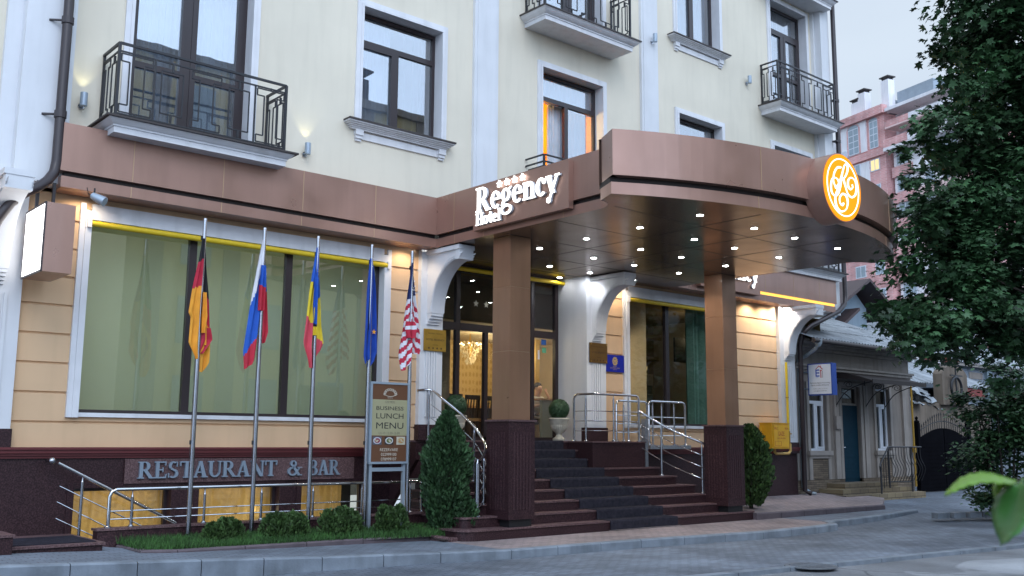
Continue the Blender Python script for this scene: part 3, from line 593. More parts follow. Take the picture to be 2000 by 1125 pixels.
# seams
for x in (10.54,):
    for y in (13.76,12.95,10.96):
        mb.box(x-.003,x+.0,y-.005,y+.005,ZS,5.225,2); mb.box(x-.029,x-.025,y-.005,y+.005,5.295,ZT,2)
for x in (12.25,16.35,14.3-2.9,17.3):
    if x in(11.4,): continue
    a=arcpt(x); d=Vector((a[0]-cx,a[1]-cy0)).normalized()
    for o,z0,z1 in ((.002,ZS,5.24),(.078,5.325,ZT)):
        q=Vector(a)+d*o; t=Vector((-d.y,d.x))*.005
        mb.obox((q.x,q.y,(z0+z1)/2),(t.x,t.y,0),(d.x*.003,d.y*.003,0),(0,0,(z1-z0)/2),2)
part(CN,'fascia',mb,[K['brownp'],K['dark'],K['seam']],smooth=True)
poly=[(XA,D)]+[(x,y) for x,y in left]+[(tipL[0],tipL[1])]+front+[(tipR[0],tipR[1])]+right+[(XB,D),(14.78,D),(14.78,GY+.05),(10.98,GY+.05),(10.98,D)]
mb=M(); 
def tri_poly(mb,poly,z,m=0):
    from mathutils.geometry import tessellate_polygon
    t=tessellate_polygon([[Vector((x,y,0)) for x,y in poly]]); mb.add([(x,y,z) for x,y in poly],[list(q) for q in t],m)
tri_poly(mb,poly,ZS+.002)
# panel joints: thin dark lines in a skewed grid
lx=[12.65,13.95,15.25]; ly=[9.9,11.2,12.5,13.7,14.9]
for y in ly: mb.box(XA+.05,XB-.05,y-.004,y+.004,ZS-.001,ZS+.001,1)
for x in lx: mb.box(x-.004,x+.004,8.75,15.3,ZS-.0015,ZS+.0005,1)
sf=part(CN,'soffit',mb,[K['soffit'],K['dark']])
mb=M(); 
tri_poly(mb,[p for p in [(XA+.3,D)]+[(x+.3,y) for x,y in left[:2]]+[(x,y+.4) for x,y in front[2:-2]]+[(x-.3,y) for x,y in right[-2:]]+[(XB-.3,D)]],ZT-.04); part(CN,'roof_sheet',mb,K['flash'])
LG=[(11.98,13.08),(11.98,11.88),(11.98,10.64),(11.98,9.40),(13.39,9.40),(14.56,9.40),(13.39,13.08),(13.39,11.88),(13.39,10.64),(14.54,10.64),(13.39,14.32),(14.54,14.32),(14.54,13.08),(14.54,11.88),(15.92,11.88),(15.92,10.64),(14.5,15.2),(15.88,14.32),(15.92,13.08),(15.92,9.40)]
for i,(x,y) in enumerate(LG):
    mb=M(); mb.lathe([(.070,ZS-.005),(.070,ZS+.001),(.052,ZS+.001),(.052,ZS-.004)],x,y,14,0); l=part(CN,'downlight',mb,K['steel'])
    mb=M(); mb.lathe([(.001,ZS-.0065),(.049,ZS-.0065),(.050,ZS-.003)],x,y,14,0); part(l,'bulb',mb,K['ledw'])
K['gflute']=granite('fluted_granite',(.036,.017,.020),(.12,.063,.066),.4)
def column(x0,x1,y0,y1):
    mb=M(); e=.004; zj=[1.93,3.08,4.18,ZS]
    for a,b in zip(zj,zj[1:]): mb.box(x0,x1,y0,y1,a+e,b-e,0)
    mb.box(x0+.006,x1-.006,y0+.006,y1-.006,1.9,ZS,1)
    for xx,yy in ((x0,y0),(x1,y0),(x0,y1),(x1,y1)): pass
    c=part(CN,'column',mb,[K['pillar'],K['seam']])
    X0,X1,Y0,Y1=x0-.06,x1+.06,y0-.06,y1+.06
    mb=M(); mb.box(X0,X1,Y0,Y1,.30,1.90,0); mb.box(X0-.025,X1+.025,Y0-.025,Y1+.025,1.90,1.93,1)
    nf=6; w=(X1-X0-.16)/nf; FL=2
    for i in range(nf):
        a=X0+.08+i*w+w*.25; b=a+w*.5
        mb.box(a,b,Y0-.008,Y0,.45,1.72,FL); mb.box(a,b,Y1,Y1+.008,.45,1.72,FL)
        a=Y0+.08+i*w+w*.25; b=a+w*.5
        mb.box(X0-.008,X0,a,b,.45,1.72,FL); mb.box(X1,X1+.008,a,b,.45,1.72,FL)
    p=part(c,'column_plinth',mb,[K['granite'],K['gtop'],K['gflute']])
    mb=M(); mb.box(X0+.07,X1-.02,Y0+.06,Y1-.02,.17,.30); part(c,'column_foot',mb,K['black'])
column(10.81,11.27,12.54,13.00); column(16.66,17.12,12.54,13.00)

# ------------------------------------------------------------------ canopy signs
# hand-drawn bold serif letters: each glyph returns (polygons, advance); cap height 1
def rect(x0,x1,y0,y1): return [(x0,y0),(x1,y0),(x1,y1),(x0,y1)]
def barp(x0,y0,x1,y1,w0,w1=None):
    w1=w0 if w1 is None else w1; return [(x0-w0/2,y0),(x0+w0/2,y0),(x1+w1/2,y1),(x1-w1/2,y1)]
def ringp(cx,cy,rx,ry,tx,ty,a0,a1,n=22):
    P=[]
    for i in range(n):
        t0=radians(a0+(a1-a0)*i/n); t1=radians(a0+(a1-a0)*(i+1)/n)
        P.append([(cx+rx*cos(t0),cy+ry*sin(t0)),(cx+rx*cos(t1),cy+ry*sin(t1)),(cx+(rx-tx)*cos(t1),cy+(ry-ty)*sin(t1)),(cx+(rx-tx)*cos(t0),cy+(ry-ty)*sin(t0))])
    return P
def discp(cx,cy,r,n=14): return [(cx+r*cos(2*pi*i/n),cy+r*sin(2*pi*i/n)) for i in range(n)]
sr=.07
def st(x,w,y0,y1,b=True,t=True,o=.09):
    q=[rect(x,x+w,y0,y1)]
    if b: q.append(rect(x-o,x+w+o,y0,y0+sr))
    if t: q.append(rect(x-o,x+w+o,y1-sr,y1))
    return q
def glyph(c):
    xh=.68
    if c=='R': return st(.1,.21,0,1,t=False)+[rect(.01,.42,1-sr,1),rect(.3,.42,.46,.53)]+ringp(.42,.73,.32,.27,.2,.075,-90,90)+[barp(.83,.0,.44,.5,.24),rect(.68,1.0,0,sr)],1.0
    if c=='E': return st(.1,.2,0,1,b=False,t=False)+[rect(.01,.74,0,.08),rect(.01,.72,.92,1),rect(.3,.55,.46,.54),barp(.70,.0,.74,.26,.06),barp(.68,.76,.68,1,.06),rect(.5,.56,.36,.64)],.82
    if c=='S': return ringp(.36,.73,.29,.27,.17,.09,50,275)+ringp(.36,.27,.32,.27,.18,.09,-130,95)+[barp(.16,.62,.56,.38,.2),rect(.56,.62,.68,.98),rect(.04,.10,.02,.30)],.76
    if c=='T': return st(.34,.2,0,1,t=False)+[rect(.02,.86,.92,1),barp(.05,.70,.04,1,.07),barp(.83,.70,.84,1,.07)],.88
    if c=='A': return [barp(.13,0,.44,1,.10),barp(.74,0,.44,1,.26,.20),rect(.22,.62,.28,.35),rect(-.01,.28,0,sr),rect(.55,.95,0,sr)],.94
    if c=='U': return st(.1,.2,.34,1,b=False)+st(.74,.09,.34,1,b=False)+ringp(.465,.36,.365,.36,.2,.10,180,270)+ringp(.465,.36,.365,.36,.09,.10,270,360),.94
    if c=='N': return st(.12,.09,0,1)+st(.80,.09,0,1,b=False)+[barp(.80,0,.16,1,.26)],1.02
    if c=='&': return ringp(.40,.77,.21,.22,.12,.07,0,360)+ringp(.36,.27,.33,.28,.15,.09,60,400)+[barp(.80,.0,.30,.72,.2),rect(.66,.98,0,sr),barp(.60,.20,.82,.52,.09),rect(.66,.98,.50,.56)],1.0
    if c=='B': return st(.1,.2,0,1,b=False,t=False)+[rect(.01,.44,0,.075),rect(.01,.42,.925,1),rect(.3,.44,.475,.545)]+ringp(.42,.75,.28,.25,.19,.07,-90,90)+ringp(.44,.27,.33,.27,.2,.075,-90,90),.84
    if c=='H': return st(.1,.2,0,1)+st(.68,.2,0,1)+[rect(.3,.68,.46,.54)],.98
    if c=='e': return ringp(.33,.34,.31,.35,.17,.07,0,318)+[rect(.14,.63,.33,.40)],.68
    if c=='g': return ringp(.32,.43,.28,.26,.16,.07,0,360)+ringp(.34,-.16,.36,.21,.12,.09,0,360)+[barp(.10,.02,.20,.22,.14),barp(.5,.60,.66,.70,.10)],.72
    if c=='n': return st(.08,.18,0,xh,o=.07)+st(.50,.18,0,.44,t=False,o=.07)+ringp(.44,.40,.24,.28,.18,.10,0,150),.78
    if c=='c': return ringp(.33,.34,.31,.35,.18,.07,55,318)+[discp(.50,.53,.10)],.62
    if c=='y': return [barp(.40,.0,.14,xh,.22),barp(.18,-.28,.66,xh,.10),discp(.16,-.24,.11),rect(-.01,.32,xh-sr,xh),rect(.52,.80,xh-sr,xh)],.78
    if c=='o': return ringp(.34,.34,.32,.35,.18,.07,0,360),.70
    if c=='t': return [rect(.12,.30,.1,.92),rect(.0,.44,.60,xh)]+ringp(.30,.12,.18,.13,.17,.08,180,330),.46
    if c=='l': return st(.08,.18,0,1.02,t=False,o=.07)+[rect(.0,.26,.95,1.02)],.36
    return [],.42
def serif(mb,s,h,o,ex,ey,ez,d0,d1,m=0,width=None,trk=.0,back=None):
    L=[]; x=0
    for c in s:
        P,a=glyph(c); L.append((P,x)); x+=a+trk
    kx=(width/x) if width else h
    k=0
    for P,dx in L:
        for p in P:
            k+=1; q=[((u+dx)*kx,v*h) for u,v in p]
            ar=sum(q[i][0]*q[(i+1)%len(q)][1]-q[(i+1)%len(q)][0]*q[i][1] for i in range(len(q)))
            if ar<0: q=q[::-1]
            e=.00035*(k%7)
            if back is not None: mb.flat(q,o,ex,ey,ez,d0,d1-.012,back); mb.flat(q,o,ex,ey,ez,d1-.012,d1+e,m)
            else: mb.flat(q,o,ex,ey,ez,d0,d1+e,m)
def sans(mb,s,size,o,ex,ey,ez,m=0,ext=.002,align='LEFT',width=None,bold=0,space=1.):
    c=bpy.data.curves.new('t','FONT'); c.body=s; c.size=1; c.align_x=align; c.offset=bold; c.resolution_u=3; c.space_line=space
    ob=bpy.data.objects.new('t',c); COL.objects.link(ob); dg=bpy.context.evaluated_depsgraph_get(); ev=ob.evaluated_get(dg); me=ev.to_mesh()
    V=[v.co.copy() for v in me.vertices]; F=[list(p.vertices) for p in me.polygons]; ev.to_mesh_clear(); bpy.data.objects.remove(ob); bpy.data.curves.remove(c)
    if not V: return
    w=max(v.x for v in V)-min(v.x for v in V); kx=width/w if width else size
    o=Vector(o); ex=Vector(ex); ey=Vector(ey); ez=Vector(ez)
    mb.add([o+v.x*kx*ex+v.y*size*ey+ext*ez for v in V],F,m)
EX=(1,0,0); EZ=(0,0,1); NY=(0,-1,0)
# "Regency Hotel" board on the left fascia (reads towards the viewer: text runs along -y, faces -x)
def hotelboard(name,label,o,ex,ez,L):
    o=Vector(o); ex=Vector(ex); ez=Vector(ez); t=thing(name,label,'sign',o,'hotel name signs')
    mb=M(); c=o+ex*L/2+Vector((0,0,.385)); mb.obox(c+ez*.05,ex*L/2,ez*.05,(0,0,.385)); part(t,'board',mb,K['brownp'])
    mb=M(); serif(mb,'Regency',.43,o+ex*.14+Vector((0,0,.285)),ex,EZ,ez,.11,.165,0,width=2.08,back=1)
    serif(mb,'Hotel',.205,o+ex*.14+Vector((0,0,.06)),ex,EZ,ez,.11,.165,0,width=.66,back=1)
    for i in range(4): mb.flat([(u,v) for u,v in star(0,0,.062)][::-1],o+ex*(.74+.195*i)+Vector((0,0,.69)),ex,EZ,ez,.11,.16,0)
    part(t,'letters',mb,[K['letter'],K['letterside']],label='glowing white letters reading Regency Hotel with four stars')
hotelboard('hotel_sign','brown sign board on the canopy side with glowing white Regency Hotel letters and stars',(10.54-.025,13.08,5.16),(0,-1,0),(-1,0,0),2.37)
hotelboard('hotel_sign','hotel sign half hidden behind the right column, only its last glowing letters showing',(18.05,BF-.025,5.16),(1,0,0),(0,-1,0),2.33)
# round orange monogram sign
t=thing('round_sign','round orange illuminated sign with a white curly letter R on the curved canopy front','sign',(13.758,8.0,5.5445))
mb=M(); 
ring=[(13.758+.55*cos(2*pi*i/48),5.5445+.55*sin(2*pi*i/48)) for i in range(48)]; mb.prism(ring,'y',8.0,8.34); part(t,'housing',mb,K['brownp'],smooth=True)
mb=M(); mb.prism([(13.758+.532*cos(2*pi*i/48),5.5445+.532*sin(2*pi*i/48)) for i in range(48)],'y',7.985,8.0); part(t,'face',mb,K['orangeled'])
def smooth_path(P,n=6):
    out=[]
    for i in range(len(P)-1):
        p0=P[max(i-1,0)]; p1=P[i]; p2=P[i+1]; p3=P[min(i+2,len(P)-1)]
        for k in range(n):
            s=k/n; out.append(tuple(.5*((2*p1[j])+(-p0[j]+p2[j])*s+(2*p0[j]-5*p1[j]+4*p2[j]-p3[j])*s*s+(-p0[j]+3*p1[j]-3*p2[j]+p3[j])*s**3) for j in range(len(p1))))
    out.append(P[-1]); return out
MG=[[(0.073,0.378),(-0.001,0.239),(-0.044,0.136),(-0.098,-0.027),(-0.169,-0.143),(-0.256,-0.177),(-0.337,-0.134),(-0.357,-0.044),(-0.321,0.066),(-0.243,0.118),(-0.156,0.106),(-0.121,0.036),(-0.167,-0.039),(-0.235,-0.032)],
[(-0.047,0.317),(-0.151,0.291),(-0.244,0.194),(-0.277,0.074),(-0.227,-0.021),(-0.139,0.023),(-0.061,0.132),(0.008,0.27),(0.05,0.355),(0.109,0.395),(0.155,0.365),(0.134,0.274),(0.056,0.173),(-0.017,0.131)],
[(0.011,0.136),(0.067,0.021),(0.128,-0.083),(0.23,-0.118),(0.341,-0.066),(0.39,0.049),(0.361,0.17),(0.258,0.204),(0.159,0.153),(0.14,0.053),(0.206,0.007),(0.28,0.049),(0.266,0.095)],
[(-0.124,-0.003),(-0.218,-0.123),(-0.255,-0.243),(-0.213,-0.358),(-0.087,-0.398),(0.055,-0.34),(0.106,-0.221),(0.066,-0.122),(-0.037,-0.111),(-0.121,-0.183),(-0.118,-0.267),(-0.052,-0.294),(-0.021,-0.257)]]
K['monow']=em('monogram_white',(1,.97,.9),1.6)
mb=M()
for k,P in enumerate(MG):
    Q=smooth_path(P); mb.tube([(13.758+u,7.982-.002*k,5.5445+v) for u,v in Q],[.010+.008*abs(sin(i*.11+k)) for i in range(len(Q))],6)
mb.tube([(13.758+.455*cos(2*pi*i/56),7.983,5.5445+.455*sin(2*pi*i/56)) for i in range(56)],.011,6,closed=True)
part(t,'monogram',mb,K['monow'],smooth=True)

# blade light box at the far left, with bracket rods
t=thing('light_box_sign','bright white light box hanging by the pilaster at the far left','sign',(4.08,15.0,4.4))
mb=M(); x0,x1,y0,y1,z0,z1=3.65,4.03,13.63,14.55,3.74,4.67
ang=0
mb.box(x0+.006,x1,y0,y1,z0,z1,0); 
for a in ((x0-.006,x0+.012,y0-.006,y0+.025,z0,z1),(x0-.006,x0+.012,y1-.025,y1,z0,z1)): mb.box(*a,1)
mb.box(x0-.006,x0+.012,y0,y1,z0-.008,z0+.02,1); mb.box(x0-.006,x0+.012,y0,y1,z1-.02,z1+.004,1)
part(t,'box',mb,[K['brownp'],K['frame']])
mb=M(); mb.box(x0-.001,x0+.005,y0+.026,y1-.026,z0+.021,z1-.021); part(t,'lit_panel',mb,K['boxw'])
mb=M(); mb.box(3.72,3.76,14.40,14.44,z1,ZS+.06); mb.box(3.93,3.97,14.40,14.44,z1,ZS+.06); part(t,'hanger',mb,K['frame'])
t=thing('floodlight','small grey floodlight on a wire under the brown band, above the light box','floodlight',(4.45,14.1,5.0))
mb=M(); mb.tube([(4.40,14.1,ZS),(4.40,14.1,4.95)],.012,6); mb.tube([(4.30,14.12,ZS-.0),(4.33,14.14,4.98),(4.40,14.1,4.97)],.006,5); part(t,'arm',mb,K['iron'])
mb=M(); mb.tube([(4.37,14.08,4.95),(4.42,14.02,4.91),(4.50,13.95,4.86)],[.05,.062,.07],12); part(t,'lamp_head',mb,K['alu'],smooth=True)

# wall lamps: one of each kind then copies
def walllamp(lab,loc):
    t=thing('wall_lamp',lab,'wall lamp',loc,'small cylinder lamps on the hotel facade'); x,y,z=loc
    mb=M(); mb.lathe([(.05,z-.10),(.052,z-.09),(.052,z+.10),(.046,z+.10),(.046,z+.05)],x,y-.12,16); mb.tube([(x,y-.12,z-.06),(x,y,z-.08)],.022,8); part(t,'housing',mb,K['alu'],smooth=True)
    mb=M(); mb.tube([(x,y,z-.08),(x,y-.025,z-.08)],.045,14); part(t,'wall_plate',mb,K['steeld'])
    return t
w1=walllamp('small grey cylinder lamp left of the lowest balcony, glowing upward',(4.32,D,6.50))
for loc,lab in (((8.02,D,6.50),'small grey cylinder lamp right of the lowest balcony, glowing upward'),((17.02,D-.08,11.02),'unlit cylinder lamp on the white pilaster right of the highest front balcony'),((20.86,D,10.98),'unlit cylinder lamp left of the far balcony')):
    c=copy_tree(w1); c.location=loc; c['label']=lab

# ------------------------------------------------------------------ entrance stairs
rs=.1755; TY=lambda i:12.5+.28*(i-1)
ST=thing('entrance_stairs','maroon granite entrance stairs with nine steps and a landing','stairs',(13.5,12.5,0))
LX={1:9.86,2:10.06,3:10.42,4:10.52,5:10.6,6:10.66,7:10.7,8:10.74}; RX={1:17.48,2:17.05,3:16.72,4:16.62,5:16.36,6:16.14,7:14.30,8:14.30}
for i in range(1,9):
    l,r_,y=LX[i],RX[i],TY(i); rad=.28 if i==1 else .12
    def plan(o):
        P=[(l-o+rad*(1-cos(a)) ,y-o+rad*(1-sin(a))) for a in [pi/2*k/6 for k in range(7)]]
        P+= [(r_+o,y-o),(r_+o,14.9)] if i!=1 else [(r_+o-.02,y-o),(r_+o,y-o+.03),(r_+o,13.25)]
        P+= [(l-o,14.9 if i!=1 else 13.6)]; return P
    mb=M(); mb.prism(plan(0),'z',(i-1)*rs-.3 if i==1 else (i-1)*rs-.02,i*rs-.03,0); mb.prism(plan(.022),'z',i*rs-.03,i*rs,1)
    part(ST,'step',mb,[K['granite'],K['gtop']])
mb=M(); zl=9*rs
mb.box(10.0,14.30,TY(9),GY+.02,.9,zl-.03,0); mb.box(10.0-.02,14.30,TY(9)-.022,GY+.02,zl-.03,zl,1)
mb.box(14.30,15.86,14.03,D+.01,.0,zl-.03,0); mb.box(14.28,15.88,14.005,GY-.75,zl-.03,zl,1); mb.box(14.302,14.80,14.76,GY+.02,.9,zl-.001,1)
mb.prism([(10.0,.9),(10.0,1.25),(10.9,.9)],'y',14.5,14.75,0) if False else None
part(ST,'landing',mb,[K['granite'],K['gtop']])
mb=M(); mb.prism([(13.95,1.25),(13.95,zl-.04),(TY(9),zl-.04),(D,zl-.04),(D,.35)],'x',9.92,10.0); part(ST,'side_wall',mb,K['granite'])
# carpet runner following the steps
cl={1:13.15,2:13.09,3:12.93,4:12.83,5:12.73,6:12.63,7:12.54,8:12.45,9:12.36}; cr={1:15.0,2:14.9,3:14.80,4:14.68,5:14.58,6:14.46,7:14.26,8:14.2,9:14.14}
mb=M(); e=.009
for i in range(1,10):
    y=TY(i); a,b=cl[i],cr[i]; z=i*rs; yb=TY(i+1) if i<9 else y+.25
    if i==9: y=TY(9)
    P=[(y-.035,z-rs+.006),(y-.040,z-.02),(y-.030,z+e),(yb-.02,z+e),(yb-.02,z+.001),(y-.02,z+.001),(y-.026,z-.03),(y-.004,z-.035),(y-.004,z-rs+.006)]
    mb.prism([P[0],P[1],P[2],P[3],P[4],P[5]],'x',a,b)
solo('stair_carpet',mb,K['carpet'],'dark grey carpet runner laid over the entrance steps','carpet',(13.8,12.5,0))
for o in [ch for ch in bpy.data.objects if ch.name=='stair_carpet']:
    ORG[o.name]=Vector(o.location)
    mb=M()
    for i in range(1,9): mb.tube([(cl[i]-.06,TY(i)-.046,(i-1)*rs+.014),(cr[i]+.06,TY(i)-.046,(i-1)*rs+.014)],.008,6)
    part(o,'carpet_rod',mb,K['steel'],smooth=True)

# ------------------------------------------------------------------ stainless railings
def post(mb,x,y,z0,z1,r=.021,cap=True):
    mb.tube([(x,y,z0),(x,y,z1)],r,10); mb.lathe([(r*2,z0),(r*2,z0+.012),(r*1.2,z0+.03)],x,y,12)
    if cap: mb.tube([(x,y,z1),(x,y,z1+.03),(x,y,z1+.08)],[r,r*.5,r*.4],8)
def railing(name,label,loc,rail,lows,posts,rr=.025,group=None):
    t=thing(name,label,'railing',loc,group)
    mb=M(); mb.tube(smooth_path(rail,5) if len(rail)>2 else rail,rr,12); part(t,'handrail',mb,K['steel'],smooth=True)
    for l in lows:
        mb=M(); mb.tube(smooth_path(l,5) if len(l)>2 else l,.0085,8); part(t,'rail',mb,K['steel'],smooth=True)
    for p in posts:
        mb=M(); post(mb,*p[:4],*(p[4:])); part(t,'post',mb,K['steeld'],smooth=True)
    return t
def shift(P,d): return [(x,y,z-d) for x,y,z in P]
LR=[(10.45,14.68,2.47),(10.70,14.60,2.48),(10.75,14.3,2.31),(10.88,13.95,2.05),(10.90,13.6,1.83),(10.86,13.3,1.60),(10.77,13.1,1.46),(10.60,12.95,1.33),(10.46,12.87,1.24)]
railing('stair_railing','curved stainless handrail sweeping down the left side of the stairs behind the cone shrub','' or (10.4,12.84,.351),LR,[shift(LR[1:],d) for d in (.26,.50,.74)],[(10.62,14.56,1.58,2.40),(10.83,13.5,.88,1.72),(10.62,12.97,.53,1.25),(10.38,12.84,.351,1.20,.042)])
RR=[(15.74,14.08,2.22),(15.98,13.72,1.95),(16.22,13.36,1.74),(16.41,13.1,1.61),(16.60,13.03,1.53),(16.95,13.1,1.42)]
railing('stair_railing','stainless handrail curving down from the landing to the right column',(16.3,13.4,.9),RR,[shift(RR,d) for d in (.26,.50,.74)],[(15.98,13.68,.88,1.84),(16.55,13.08,.53,1.48)])
def frame_rail(name,label,pts,z0,h,nl=3,posts=(),tube=.024,group='tubular railings on the landing'):
    # pts: plan polyline; ends turn down to the floor
    a=pts[0]; b=pts[-1]; c=.09
    d0=(Vector(pts[1])-Vector(a)).normalized()*c; d1=(Vector(pts[-2])-Vector(b)).normalized()*c
    top=[(a[0],a[1],z0),(a[0],a[1],z0+h-c),(a[0]+d0.x*.3,a[1]+d0.y*.3,z0+h-c*.3),(a[0]+d0.x,a[1]+d0.y,z0+h)]+[(p[0],p[1],z0+h) for p in pts[1:-1]]+[(b[0]+d1.x,b[1]+d1.y,z0+h),(b[0]+d1.x*.3,b[1]+d1.y*.3,z0+h-c*.3),(b[0],b[1],z0+h-c),(b[0],b[1],z0)]
    t=thing(name,label,'railing',(a[0],a[1],z0),group); mb=M(); mb.tube(top,tube,12); 
    for q in (a,b): mb.lathe([(.05,z0),(.05,z0+.012),(.03,z0+.03)],q[0],q[1],12)
    part(t,'handrail',mb,K['steel'],smooth=True)
    for k in range(nl):
        mb=M(); z=z0+h*(.22+.21*k); mb.tube([(p[0],p[1],z) for p in pts],.009,8); part(t,'rail',mb,K['steel'],smooth=True)
    for p in posts: mb=M(); post(mb,p[0],p[1],z0,z0+h-.1,.02); part(t,'post',mb,K['steeld'],smooth=True)
    return t
frame_rail('landing_railing','tubular railing on the front edge of the landing beside the white stone urn',[(14.36,14.62),(14.40,14.10),(15.74,14.08)],1.58,.95,posts=[(14.38,14.30),(14.98,14.09),(15.42,14.085)])
frame_rail('landing_railing','tubular railing at the back of the landing against the peach wall',[(15.50,14.50),(16.5,14.52)],1.58,.86,posts=[(15.72,14.50),(16.2,14.51)])
g=frame_rail('lift_gate','tubular gate of the metal lift platform, in front of the right window','' or [(16.40,14.38),(17.62,14.38)],1.50,.95,posts=[(16.52,14.38),(16.82,14.38),(17.24,14.38)])
g['category']='gate'
mb=M(); mb.box(16.30,17.66,14.25,14.66,1.42,1.50); mb.box(15.90,15.99,14.05,14.16,.9,2.05)
for z in [1.0+.1*i for i in range(10)]: mb.box(15.905,15.985,14.045,14.05,z,z+.03)
solo('lift_platform',mb,pm('galvanised_steel',(.35,.37,.40),.45,.7,var=.2,scale=20),'galvanised lift platform with its perforated guide post beside the landing','lift',(16.9,14.4,1.45))

# urns with clipped balls
def urn(loc,lab):
    x,y,z=loc; t=thing('stone_urn',lab,'urn',loc,'stone urns at the entrance')
    mb=M(); mb.lathe([(.125,z),(.135,z+.02),(.13,z+.05),(.08,z+.08),(.055,z+.13),(.075,z+.165),(.11,z+.19),(.16,z+.25),(.18,z+.31),(.172,z+.33),(.185,z+.35),(.19,z+.40),(.205,z+.42),(.215,z+.45),(.205,z+.47),(.17,z+.46)],x,y,48,flute=(z+.18,z+.32,.93)); part(t,'bowl',mb,K['urn'],smooth=True)
    mb=M(); mb.lathe([(.17,z+.42),(.001,z+.44)],x,y,20); part(t,'soil',mb,K['soil']); return t
u=urn((14.22,14.92,1.58),'white stone urn with a clipped ball right of the left column')
c=copy_tree(u); c.location=(11.52,14.92,1.58); c['label']='stone urn behind the cone shrub and the curved handrail'
def leaf_ball(mb,c,r,n,ls,seed,sc=(1,1,1),rough=.08):
    R=random.Random(seed)
    for i in range(n):
        z=R.uniform(-1,1); a=R.uniform(0,2*pi); q=sqrt(1-z*z); d=Vector((q*cos(a)*sc[0],q*sin(a)*sc[1],z*sc[2])); rr=r*(1-rough*R.random()); p=Vector(c)+d*rr
        t=Vector((R.gauss(0,1),R.gauss(0,1),R.gauss(0,1))); t=(t-d.normalized()*t.dot(d.normalized())*.4).normalized(); b=t.cross(d).normalized() if t.cross(d).length>.01 else Vector((1,0,0)); l=ls*R.uniform(.6,1.3)
        mb.add([p-b*l*.35,p+t*l*.6,p+b*l*.35,p-t*l*.5],[[0,1,2,3]])
mb=M(); leaf_ball(mb,(14.22,14.92,2.225),.215,5200,.028,3); mb.sphere((14.22,14.92,2.225),.195,16)
b1=solo('boxwood_ball',mb,K['leafb'],'clipped green ball shrub in the white urn right of the left column','shrub',(14.22,14.92,2.225),'clipped boxwood balls at the entrance')
c=b1.copy(); COL.objects.link(c); c.location=(11.52,14.92,2.225); c['label']='clipped green ball shrub behind the cone shrub, left of the left column'
# ------------------------------------------------------------------ ground, kerbs, pavement (setting)
edge=lambda x: 9.45-.12*x
mb=M(); R_=600
for a,b,c,d in ((-R_,R_,-R_,-8.),(-R_,-10.,-8.,30),(62,R_,-8.,30),(-R_,R_,30,R_)): mb.quad((a,c,-.30),(b,c,-.30),(b,d,-.30),(a,d,-.30))
mb.quad((-10,11.5,-.30),(3.,11.5,-.30),(3.,30,-.30),(-10,30,-.30)); mb.quad((3,15.6,-1.6),(25,15.6,-1.6),(25,30,-1.6),(3,30,-1.6)); mb.quad((26,11.5,-.35),(62,11.5,-.35),(62,30,-.35),(26,30,-.35))
solo('ground',mb,K['ground'],None,None,(0,0,0),kind='structure')
mb=M(); mb.quad((-10.,-8.,-.16),(62,-8.,-.16),(62,edge(62)+.3,-.16),(-10,edge(-10)+.3,-.16)); solo('road',mb,K['asph'],None,None,(0,0,0),kind='structure')
mb=M(); xs=[-10+1.*i for i in range(73)]
for a,b in zip(xs,xs[1:]): 
    g=.012; mb.prism([(a+g,edge(a)-.0),(b-g,edge(b)-.0),(b-g,edge(b)+.17),(a+g,edge(a)+.17)],'z',-.25,-.105)
solo('road_kerb',mb,K['kerb'],None,None,(0,0,0),kind='structure')
ss=lambda t:(lambda u:u*u*(3-2*u))(max(0,min(1,t)))
def DZ(x,y): return -.12+.17*ss((x-18.5)/6)*ss((y-9.5)/4)
mb=M(); nx=[-10+2*i for i in range(15)]+[18.+.75*i for i in range(60)]; 
for x0,x1 in zip(nx,nx[1:]):
    e0,e1=edge(x0)+.16,edge(x1)+.16; t0=12.0 if x1<=18.1 else 22; 
    N_=3 if x1<=18.1 else 22
    for j in range(N_):
        ya=lambda e:e+(t0-e)*j/N_; yb=lambda e:e+(t0-e)*(j+1)/N_
        P=[(x0,ya(e0)),(x1,ya(e1)),(x1,yb(e1)),(x0,yb(e0))]; mb.quad(*[(x,y,DZ(x,y)) for x,y in P])
solo('driveway',mb,K['pavd'],None,None,(0,0,0),kind='structure',merge=True)
KB=[(-8,12.2,.3,14.2,.30),(3,11.95,.2,14.2,.22),(4.5,11.9,.14,14.0,.17),(5.27,11.87,.11,13.3,.11),(6.85,11.7,.05,13.3,.07),(8.6,11.45,.01,13.3,.03),(9.7,11.2,0,13.4,.0),(12.35,11.05,0,12.9,0),(15.2,10.70,0,12.9,0),(17.0,10.72,0,12.9,0),(17.9,10.85,0,12.9,0),(18.25,11.2,0,12.6,0)]
mg=M(); mp_=M()
for a,b in zip(KB,KB[1:]):
    (mg if b[0]<=9.71 else mp_).quad((a[0],a[1],a[2]),(b[0],b[1],b[2]),(b[0],b[3],b[4]),(a[0],a[3],a[4]))
mg.quad((18.25,11.3,-.002),(22.85,11.70,-.002),(22.9,12.5,-.002),(17.5,12.5,-.002))
solo('pavement',mg,K['pavg'],None,None,(0,0,0),kind='structure')
mp_.quad((17.45,12.48,.12),(22.7,12.52,.10),(24.6,13.5,.16),(24.6,14.8,.26),(17.45,14.8,.26)); mp_.quad((17.45,12.48,.12),(22.7,12.52,.10),(22.7,12.52,-.1),(17.45,12.48,-.1)); mp_.quad((22.7,12.52,.10),(24.6,13.5,.16),(24.6,13.5,-.1),(22.7,12.52,-.1))
solo('pavement',mp_,K['pavp'],None,None,(0,0,0),kind='structure')
